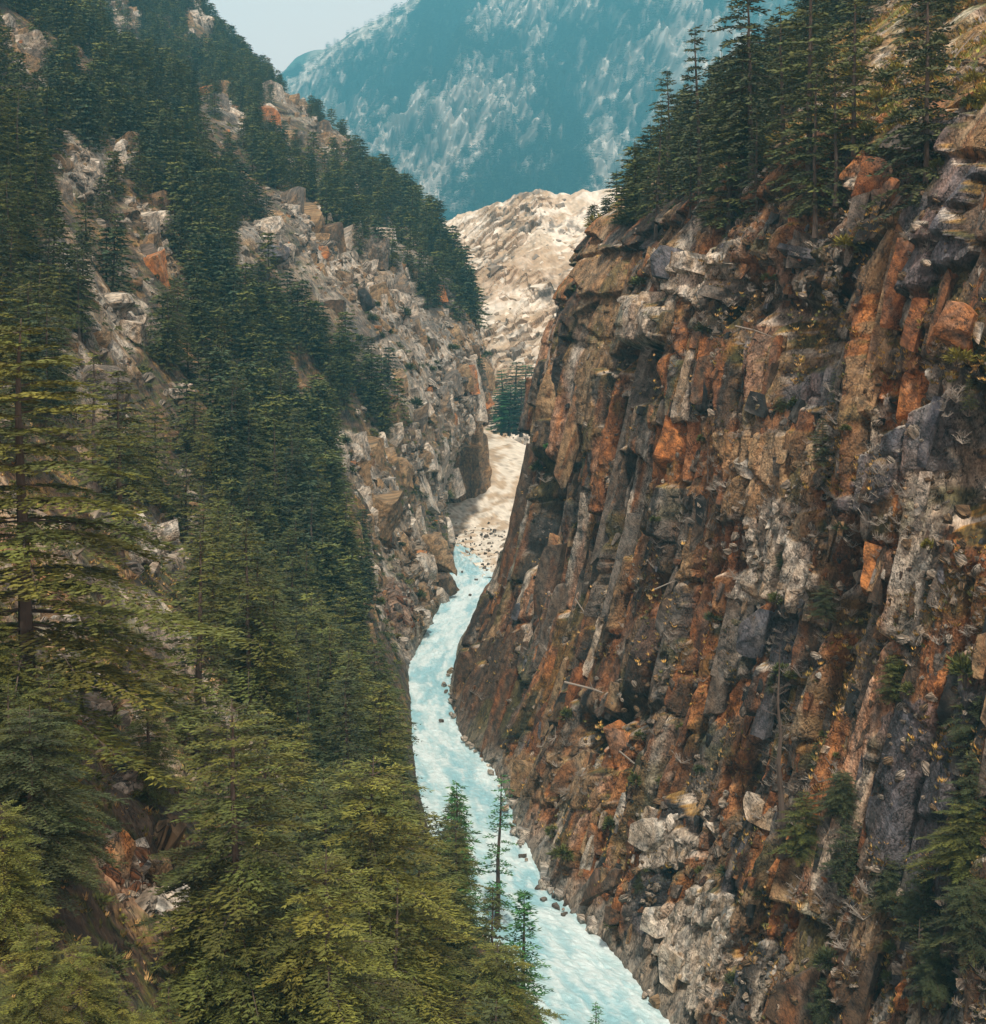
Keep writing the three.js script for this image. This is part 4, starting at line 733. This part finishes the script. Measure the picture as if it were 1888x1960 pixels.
  const named = (t, leaf) => { const my = (t.by + t.ty) / 2; let best = null, bd = 1e9; for (const q of t.side === 'R' ? PR : PL) { const d = Math.hypot(q[0] - t.bx, q[1] - my); if (d < bd) { bd = d; best = q[2]; } } return [`${t.c > 0.66 ? 'broad ' : t.c < 0.33 ? 'slender ' : ''}${t.H > 18.5 ? 'tall' : t.H < 14.5 ? 'short' : 'mid sized'} ${tone[leaf]} cedar ${best}`, `cedars ${best}`]; };
  for (const t of all) {
    const D = -t.z, near = sstep(260, 60, D);
    const leaf = t.side === 'R' ? ['deep', 'mid', 'deep', 'moss'][Math.floor(t.c * 4)] : t.c < near * 0.9 ? ['olive', 'moss', 'olive', 'mid', 'moss', 'deep'][Math.floor(t.e * 6)] : ['mid', 'deep', 'moss', 'mid', 'blue', 'moss', 'mid', 'olive'][Math.floor(t.e * 8)];
    if (n < 310) { n++; const zn = named(t, leaf); cedar(D < 85 ? 'close' : t.b > 0.93 ? 'thin' : 'mid', Math.floor(t.a * 97), leaf, t.x, t.y, t.z, t.H, t.e * 6.28, zn[0], zn[1], 0.9 + 0.35 * t.c); }
    else far.push([t, leaf]);
  }
  console.log('trees', all.length, 'far', far.length);
  const gl = FART.leaves; const off = gl.p.length / 3; gl.p.push(...FART.wood.p); gl.c.push(...FART.wood.c); for (const i of FART.wood.i) gl.i.push(i + off);
  const fm = LEAF.far = leafMat(1, 1, 1, 'far needles'), im = new THREE.InstancedMesh(gl.geo(), fm, far.length), o = new THREE.Object3D();
  far.forEach(([t, leaf], i) => { const s = t.H / 16; o.position.set(t.x, t.y - 0.4, t.z); o.rotation.set(0, t.e * 6.28, 0); o.scale.set(s * (0.85 + 0.4 * t.c), s, s * (0.85 + 0.4 * t.c)); o.updateMatrix(); im.setMatrixAt(i, o.matrix); const c = LEAF[leaf === 'olive' ? 'moss' : leaf].color, k = 0.8 + 0.5 * t.b; im.setColorAt(i, new THREE.Color(c.r * k, c.g * k, c.b * k)); });
  add(shadows(im), 'distant_woods', 'cedars covering the farther slopes on both sides of the gorge', 'woods', null, 'stuff');
  // woods on the mountain
  const g3 = deodar(5, { H: 14, R: 4.2, boughs: 14, perM: 0.5, gap: 2, tuft: 3.0, crownBase: 0.1, sides: 3, limbs: false, double: false }).leaves.geo();
  const Ms = [];
  for (let k = 0; k < 150000; k++) { const t = r(), px = 480 + r() * 940, m = mountain(px, t), f = forestAt(m[5], t, m[4]); const q = r(); if (f < 0.44 + 0.2 * q && r() > 0.025) continue; const s = 0.9 + 1.0 * r(); o.position.set(m[0], m[1] - 0.5, m[2]); o.rotation.set(0, r() * 6, 0); o.scale.set(s, s * 1.1, s); o.updateMatrix(); Ms.push(o.matrix.clone()); }
  for (let k = 0; k < 26; k++) { const D = 690 + 40 * r(), x = -2 + 40 * r(), s = 1 + 0.7 * r(); if (k > 18) continue; }
  const im3 = new THREE.InstancedMesh(g3, leafMat(0.06, 0.085, 0.03, 'mountain needles'), Ms.length); Ms.forEach((m, i) => { im3.setMatrixAt(i, m); const k = 0.25 + 2.6 * r() * r(); im3.setColorAt(i, new THREE.Color(k, k, k)); });
  add(shadows(im3), 'mountain_woods', 'patches of forest on the hazy blue mountain', 'forest', null, 'stuff');
  // clump at the foot of the scree
  [[965, 705, 730], [985, 690, 722], [1005, 696, 735], [1020, 700, 715], [975, 735, 708], [998, 730, 700], [1015, 740, 705], [960, 745, 715], [1030, 725, 725]].forEach(([px, py, D], k) => {
    const base = 31, H = EYE + (HORIZON - py) * K * D - base; cedar('mid', k, k % 2 ? 'mid' : 'bright', (px - 944) * K * D, base, -D, H, k, 'green cedar in the small clump at the foot of the pale scree', 'cedars at the foot of the scree', 1.7);
  });
}
// ---------------------------------------------------------------- shrubs, dry grass, dead wood
{
  const r = rng(88);
  function bush(seed, n, rad) { const q = rng(seed), L = new Leaves(); for (let k = 0; k < n; k++) { const a = q() * 6.28, e = Math.asin(q() * 1.3 - 0.3), d = rad * (0.35 + 0.65 * Math.sqrt(q())) * (0.75 + 0.3 * Math.sin(a * 3 + seed)), x = Math.cos(a) * Math.cos(e), y = Math.sin(e), z = Math.sin(a) * Math.cos(e), v = 0.6 + 0.7 * q(), s = q() * 6.28; L.kite(x * d * 0.8, y * d * 0.7 + rad * 0.3, z * d * 0.8, x + (q() - 0.5), y * 0.6 + (q() - 0.2) * 0.8, z + (q() - 0.5), Math.cos(s), q() - 0.5, Math.sin(s), rad * 0.42, rad * 0.07, [v, v, v * 0.9]); } return L; }
  const geos = [1, 2, 3].map(k => bush(k * 5, 420, 1).geo()), stem = (() => { const L = new Leaves(); const q = rng(6); for (let k = 0; k < 7; k++) { const a = q() * 6.28; L.stick(new THREE.Vector3(0, -0.5, 0), new THREE.Vector3(Math.cos(a) * 0.5, 0.5 + 0.3 * q(), Math.sin(a) * 0.5), 0.035, 0.012, [1, 1, 1], 4); } return L.geo(); })();
  const protoS = {};
  function shrub(x, y, z, s, leaf, label, group) { const key = leaf + Math.floor(r() * 3); const o = protoS[key] ? protoS[key].clone() : (protoS[key] = (() => { const g = new THREE.Group(); part('stem', stem, barkMat, g); part('foliage', geos[+key.slice(-1)], LEAF[leaf], g); return g; })()); o.position.set(x, y, z); o.scale.set(s, s * (0.8 + 0.4 * r()), s); o.rotation.y = r() * 6; o.userData = {}; return add(o, 'shrub', label, 'shrub', group); }
  const SH = [[1110, 560, 26, 'bright', 'bright green shrub at the shaded left edge of the cliff'], [1490, 775, 30, 'mid', 'green shrub on the ledge below the big dark panel of the cliff'], [1110, 1110, 16, 'bright', 'small bright green shrub on the dark joint of the cliff'], [1060, 860, 20, 'bright', 'little green shrub in the dark strip near the left edge of the cliff'], [1150, 440, 40, 'yellow', 'yellow green shrub on the corner of the cliff top'], [1650, 480, 34, 'yellow', 'yellow green shrub beside the tall tan column'],
    [1510, 1290, 34, 'mid', 'round green shrub at the middle right of the cliff'], [1390, 1190, 30, 'deep', 'dark green shrub below the long rust slab'], [1280, 1000, 20, 'mid', 'green shrub left of the long rust slab'], [1640, 160, 60, 'yellow', 'big yellow green bush on the upper slope'], [1690, 100, 44, 'yellow', 'upper yellow green bush on the upper slope'], [1600, 240, 40, 'yellow', 'yellow green bush low on the upper slope'], [1800, 90, 40, 'moss', 'mossy bush left of the pale fallen log'], [1870, 160, 36, 'yellow', 'yellow bush at the right edge above the cliff'], [1850, 700, 50, 'yellow', 'yellow branches over the dark recess at the right edge'], [1840, 330, 24, 'moss', 'shrub on the big grey slab'],
    [1770, 1050, 30, 'yellow', 'yellow shrub under the dark recess at right'], [1730, 1300, 44, 'moss', 'mossy shrub at the right side of the cliff'], [1860, 1300, 60, 'moss', 'broad mossy shrub at the right edge'], [1100, 1640, 40, 'moss', 'mossy shrub near the foot of the cliff'], [1060, 1600, 26, 'moss', 'small mossy shrub just above the water'], [1240, 1500, 30, 'moss', 'mossy shrub right of the hollow orange arch'], [1340, 1480, 26, 'deep', 'dark shrub in the middle of the lower cliff'], [1420, 1880, 30, 'deep', 'dark shrub beside the pale rocks at the bottom'], [1460, 1720, 40, 'deep', 'dark shrub left of the rock pillar'], [1610, 1850, 50, 'deep', 'dark bush right of the rock pillar'], [1300, 1400, 24, 'moss', 'mossy shrub below the rust slab']];
  for (const [px, py, w, leaf, label] of SH) { const t = hitR(px, py); if (!t) continue; const P = t.h < cliffTop(t.D) ? cliffPoint(t.D, t.h) : [t.x, t.h, -t.D]; shrub(P[0] - 0.3, P[1], P[2], w * K * t.D * 0.62, leaf, label); }
  for (let k = 0; k < 110; k++) { const px = 900 + 980 * r(), py = 440 + 1500 * r(), t = hitR(px, py); if (!t || t.h < 3 || t.h > 108 || fbm(px / 130, py / 130, 77, 2) < 0.42) continue; const m = markAt(t.D, t.h); if (m) continue; const P = cliffPoint(t.D, t.h), leaf = ['moss', 'deep', 'moss', 'mid'][k % 4]; const where = py > 1400 ? (px > 1450 ? 'low at the right of the cliff' : 'low on the cliff above the water') : px > 1450 ? 'high at the right of the cliff' : 'high on the left part of the cliff'; shrub(P[0], P[1], P[2], (8 + 14 * r()) * K * t.D, leaf, `small ${leaf === 'moss' ? 'mossy' : leaf === 'deep' ? 'dark green' : 'green'} shrub in a crack ${where}`, `small shrubs ${where}`); }
  for (let k = 0; k < 90; k++) { const px = 640 + 300 * r(), py = 480 + 760 * r(), t = hitL(px, py); if (!t || t.h < 2 || t.D < 330) continue; const P = hillPoint(t.D, t.h); shrub(P[0], P[1], P[2], (6 + 11 * r()) * K * t.D, ['deep', 'mid', 'moss'][k % 3], `small ${['dark green', 'green', 'mossy'][k % 3]} shrub on the pale crags left of the gorge`, 'shrubs on the pale left crags'); }
  for (let k = 0; k < 120; k++) { const px = 1130 + 760 * r(), py = 100 + 400 * r(), t = hitR(px, py); if (!t || t.h < cliffTop(t.D) - 4 || t.D > 345) continue; const rim = px < 1420, leaf = rim ? ['mid', 'moss', 'deep', 'bright'][k % 4] : ['yellow', 'moss', 'yellow', 'mid'][k % 4], nm = { mid: 'green', moss: 'mossy', deep: 'dark green', bright: 'bright green', yellow: 'yellow green' }[leaf], where = rim ? 'on the corner of the cliff top' : px < 1640 ? 'on the dry slope above the cliff' : 'on the dry slope by the right edge'; shrub(t.x, t.h + 0.1, -t.D, (9 + 20 * r()) * K * t.D, leaf, `${nm} shrub ${where}`, `shrubs ${where}`); }
  { const UG = [], uc = [], o = new THREE.Object3D(); for (let k = 0; k < 9000; k++) { const D = 30 + 620 * r(), h = 4 + r() * (52 + Math.min(340, D * 0.5)); if (D > crestD(h) || fbm(D / 14, h / 10, 338, 3) < 0.46) continue; const P = hillPoint(D, h); if (P[3] > 0.55) continue; const s = (0.4 + 0.9 * r() * r()) * (1 + D / 500); o.position.set(P[0], P[1] - 0.1, P[2]); o.rotation.set(0, r() * 6, 0); o.scale.set(s, s * 0.8, s); o.updateMatrix(); UG.push(o.matrix.clone()); const c = [LEAF.moss, LEAF.mid, LEAF.deep, LEAF.olive][Math.floor(r() * 4)].color, q = 0.8 + 0.5 * r(); uc.push(new THREE.Color(c.r * q, c.g * q, c.b * q)); }
    const u = new THREE.InstancedMesh(bush(41, 130, 1).geo(), leafMat(1, 1, 1, 'undergrowth leaves'), UG.length); UG.forEach((m, i) => { u.setMatrixAt(i, m); u.setColorAt(i, uc[i]); }); add(shadows(u), 'undergrowth', 'low green undergrowth between the trees on the left slope', 'undergrowth', null, 'stuff'); }
  // dry grass
  const G = new Leaves(), q = rng(9); for (let k = 0; k < 12; k++) { const a = q() * 6.28, v = 0.7 + 0.6 * q(); G.kite(Math.cos(a) * 0.18, 0, Math.sin(a) * 0.18, Math.cos(a) * 0.6, 0.9, Math.sin(a) * 0.6, -Math.sin(a), 0, Math.cos(a), 0.5 + 0.5 * q(), 0.07, [v, v, v]); }
  const gm = leafMat(1, 1, 1, 'dry grass'), M = [], col = [], o = new THREE.Object3D();
  const put = (x, y, z, s, c) => { o.position.set(x, y, z); o.rotation.set(0, r() * 6, 0); o.scale.set(s, s * 0.8, s); o.updateMatrix(); M.push(o.matrix.clone()); const k = 0.7 + 0.6 * r(); col.push(new THREE.Color(c[0] * k, c[1] * k, c[2] * k)); };
  const cols = [C.grass, mixc(C.grass, C.tan, 0.5), mixc(C.grass, C.moss, 0.6), C.moss];
  for (let k = 0; k < 26000; k++) { const D = 95 + 290 * r(), h = cliffTop(D) - 1 + 90 * r() * r(), f = fbm(D / 5, h / 4, 504, 4); if (r() < sstep(0.45, 0.62, f)) continue; put(rightX(D, h), h + 0.1, -D, 0.6 + 0.7 * r(), r() < 0.45 ? rgb(124, 122, 40) : cols[Math.floor(r() * 3)]); }
  for (let k = 0; k < 16000; k++) { const t = hitR(880 + 1020 * r(), 400 + 1560 * r()); if (!t || t.h < 3 || t.h > 105 || fbm(t.D / 10, t.h / 6, 334, 3) < 0.54) continue; const P = cliffPoint(t.D, t.h); put(P[0], P[1] - 0.1, P[2], 0.4 + 0.5 * r(), cols[Math.floor(r() * 4)]); }
  for (let k = 0; k < 26000; k++) { const D = 26 + 240 * r(), h = 4 + r() * (56 + D * 0.5), P = hillPoint(D, h); if (P[3] > 0.5 && r() < 0.8) continue; if (D < 75 && r() < 0.8) continue; put(P[0], P[1] - 0.1, P[2], (0.3 + 0.45 * r()) * sstep(10, 90, D), cols[1 + Math.floor(r() * 3)]); }
  const im = new THREE.InstancedMesh(G.geo(), gm, M.length); M.forEach((m, i) => { im.setMatrixAt(i, m); im.setColorAt(i, col[i]); });
  add(shadows(im), 'dry_grass', 'dry ochre grass tufts on the slopes and rock ledges', 'grass', null, 'stuff');
  // bare twigs
  const Tw = new Leaves(), qt = rng(19); for (let k = 0; k < 9; k++) { const a = qt() * 6.28, l = 0.6 + 0.6 * qt(), A = new THREE.Vector3(0, 0, 0), B = new THREE.Vector3(Math.cos(a) * l * 0.8, l * (0.2 + 0.6 * qt()), Math.sin(a) * l * 0.8); Tw.stick(A, B, 0.03, 0.014, [1, 1, 1], 3); for (let j = 0; j < 3; j++) { const m = A.clone().lerp(B, 0.4 + 0.2 * j), e = m.clone().add(new THREE.Vector3((qt() - 0.5) * 0.7, qt() * 0.4, (qt() - 0.5) * 0.7)); Tw.stick(m, e, 0.014, 0.006, [1, 1, 1], 3); } }
  const TM = []; for (let k = 0; k < 4200; k++) { const t = hitR(880 + 1010 * r(), 430 + 1530 * r()); if (!t || t.h < 2 || t.h > 110 || fbm(t.D / 9, t.h / 6, 335, 3) < 0.55) continue; const P = cliffPoint(t.D, t.h); o.position.set(P[0] - 0.1, P[1], P[2]); o.rotation.set((r() - 0.5) * 0.6, r() * 6, (r() - 0.5) * 0.8); o.scale.setScalar(0.7 + 1.5 * r() * r()); o.updateMatrix(); TM.push(o.matrix.clone()); }
  const tm = new THREE.InstancedMesh(Tw.geo(), paleWood, TM.length); TM.forEach((m, i) => tm.setMatrixAt(i, m)); add(shadows(tm), 'bare_twigs', 'pale bare twigs of leafless bushes on the cliff', 'twigs', null, 'stuff');
  // dead trees and logs
  function snag(side, px, py, h, mat, label, leanX = 0) {
    const t = side(px, py); if (!t) return; const g = new THREE.Group(), L = new Leaves(), B = new Leaves(), qq = rng(px); let a = new THREE.Vector3(0, -0.4, 0); const n = 7, pts = [a];
    for (let k = 1; k <= n; k++) { const b = new THREE.Vector3(leanX * h * k / n + (qq() - 0.5) * 0.03 * h, h * k / n, (qq() - 0.5) * 0.03 * h); L.stick(a, b, 0.018 * h * (1 - (k - 1) / n) + 0.03, 0.018 * h * (1 - k / n) + 0.03, [1, 1, 1], 6); a = b; pts.push(b); }
    for (let k = 0; k < 16; k++) { const f = 0.25 + 0.72 * qq(), i = Math.min(n - 1, Math.floor(f * n)), c = pts[i].clone().lerp(pts[i + 1], f * n - i), az = qq() * 6.28, l = h * 0.16 * (1.15 - f), e = c.clone().add(new THREE.Vector3(Math.cos(az) * l, l * (qq() - 0.3), Math.sin(az) * l)); B.stick(c, e, 0.05, 0.015, [1, 1, 1], 4); const e2 = e.clone().add(new THREE.Vector3((qq() - 0.5) * l * 0.6, l * 0.2, (qq() - 0.5) * l * 0.6)); B.stick(c.clone().lerp(e, 0.6), e2, 0.03, 0.01, [1, 1, 1], 3); }
    part('trunk', L.geo(), mat, g); part('branches', B.geo(), mat, g); const P = side === hitR && t.h < cliffTop(t.D) ? cliffPoint(t.D, t.h) : [t.x, t.h, -t.D]; g.position.set(P[0] - 0.8, P[1], P[2] + 0.3); add(g, 'dead_tree', label, 'dead tree');
  }
  snag(hitR, 1556, 1630, 22, barkMat, 'tall bare dead tree standing on the rock pillar', -0.01);
  snag(hitR, 1583, 930, 11, rustWood, 'dead tree with a reddish bare trunk in the dark gully');
  snag(hitR, 1203, 300, 7, barkMat, 'small leafless tree leaning out at the corner of the cliff top', -0.15);
  snag(hitR, 1762, 1935, 8, barkMat, 'bare dark trunk at the lower right, left of its neighbour'); snag(hitR, 1800, 1850, 9, barkMat, 'bare dark trunk at the lower right, behind its neighbour');
  snag(hitR, 1380, 920, 5, barkMat, 'thin bare sapling on the pale rubble ledge'); snag(hitL, 45, 640, 10, paleWood, 'pale dead spike at the left edge over the olive cedar');
  function log(px, py, len, ang, mat, label) { const t = hitR(px, py); if (!t) return; const P = t.h < cliffTop(t.D) ? cliffPoint(t.D, t.h) : [t.x, t.h, -t.D], L = new Leaves(), d = new THREE.Vector3(Math.cos(ang), Math.sin(ang), 0.25).multiplyScalar(len / 2), mid = new THREE.Vector3(0, 0.12 * len, 0.2); L.stick(d.clone().negate(), mid.clone().multiplyScalar(0.3), 0.02 * len, 0.017 * len, [1, 1, 1], 7); L.stick(mid.clone().multiplyScalar(0.3), d, 0.017 * len, 0.008 * len, [1, 1, 1], 7); L.stick(mid.clone().multiplyScalar(0.3), new THREE.Vector3(d.y * 0.5, d.x * 0.4, 0.5), 0.012 * len, 0.004 * len, [1, 1, 1], 4); const m = shadows(new THREE.Mesh(L.geo(), mat)); m.position.set(P[0] - 1.2, P[1] + 0.4, P[2] + 0.8); add(m, 'fallen_log', label, 'log'); }
  log(1850, 110, 6, 0.95, paleWood, 'pale fallen log on the slope near the upper right corner'); log(1140, 1180, 6, -1.0, paleWood, 'pale fallen log caught on the cliff above the rust slabs'); log(1140, 1325, 9, -0.25, paleWood, 'long pale dead branch under the rust slab near the water'); log(1200, 1470, 6, -0.7, paleWood, 'bent pale branch beside the hollow orange arch'); log(1460, 640, 5, -0.3, paleWood, 'short pale log on the upper cliff beside the dark panel'); log(1300, 1120, 5, 0.4, paleWood, 'pale stick across the rust slab in the middle of the cliff');
}
renderer.render(scene, camera);
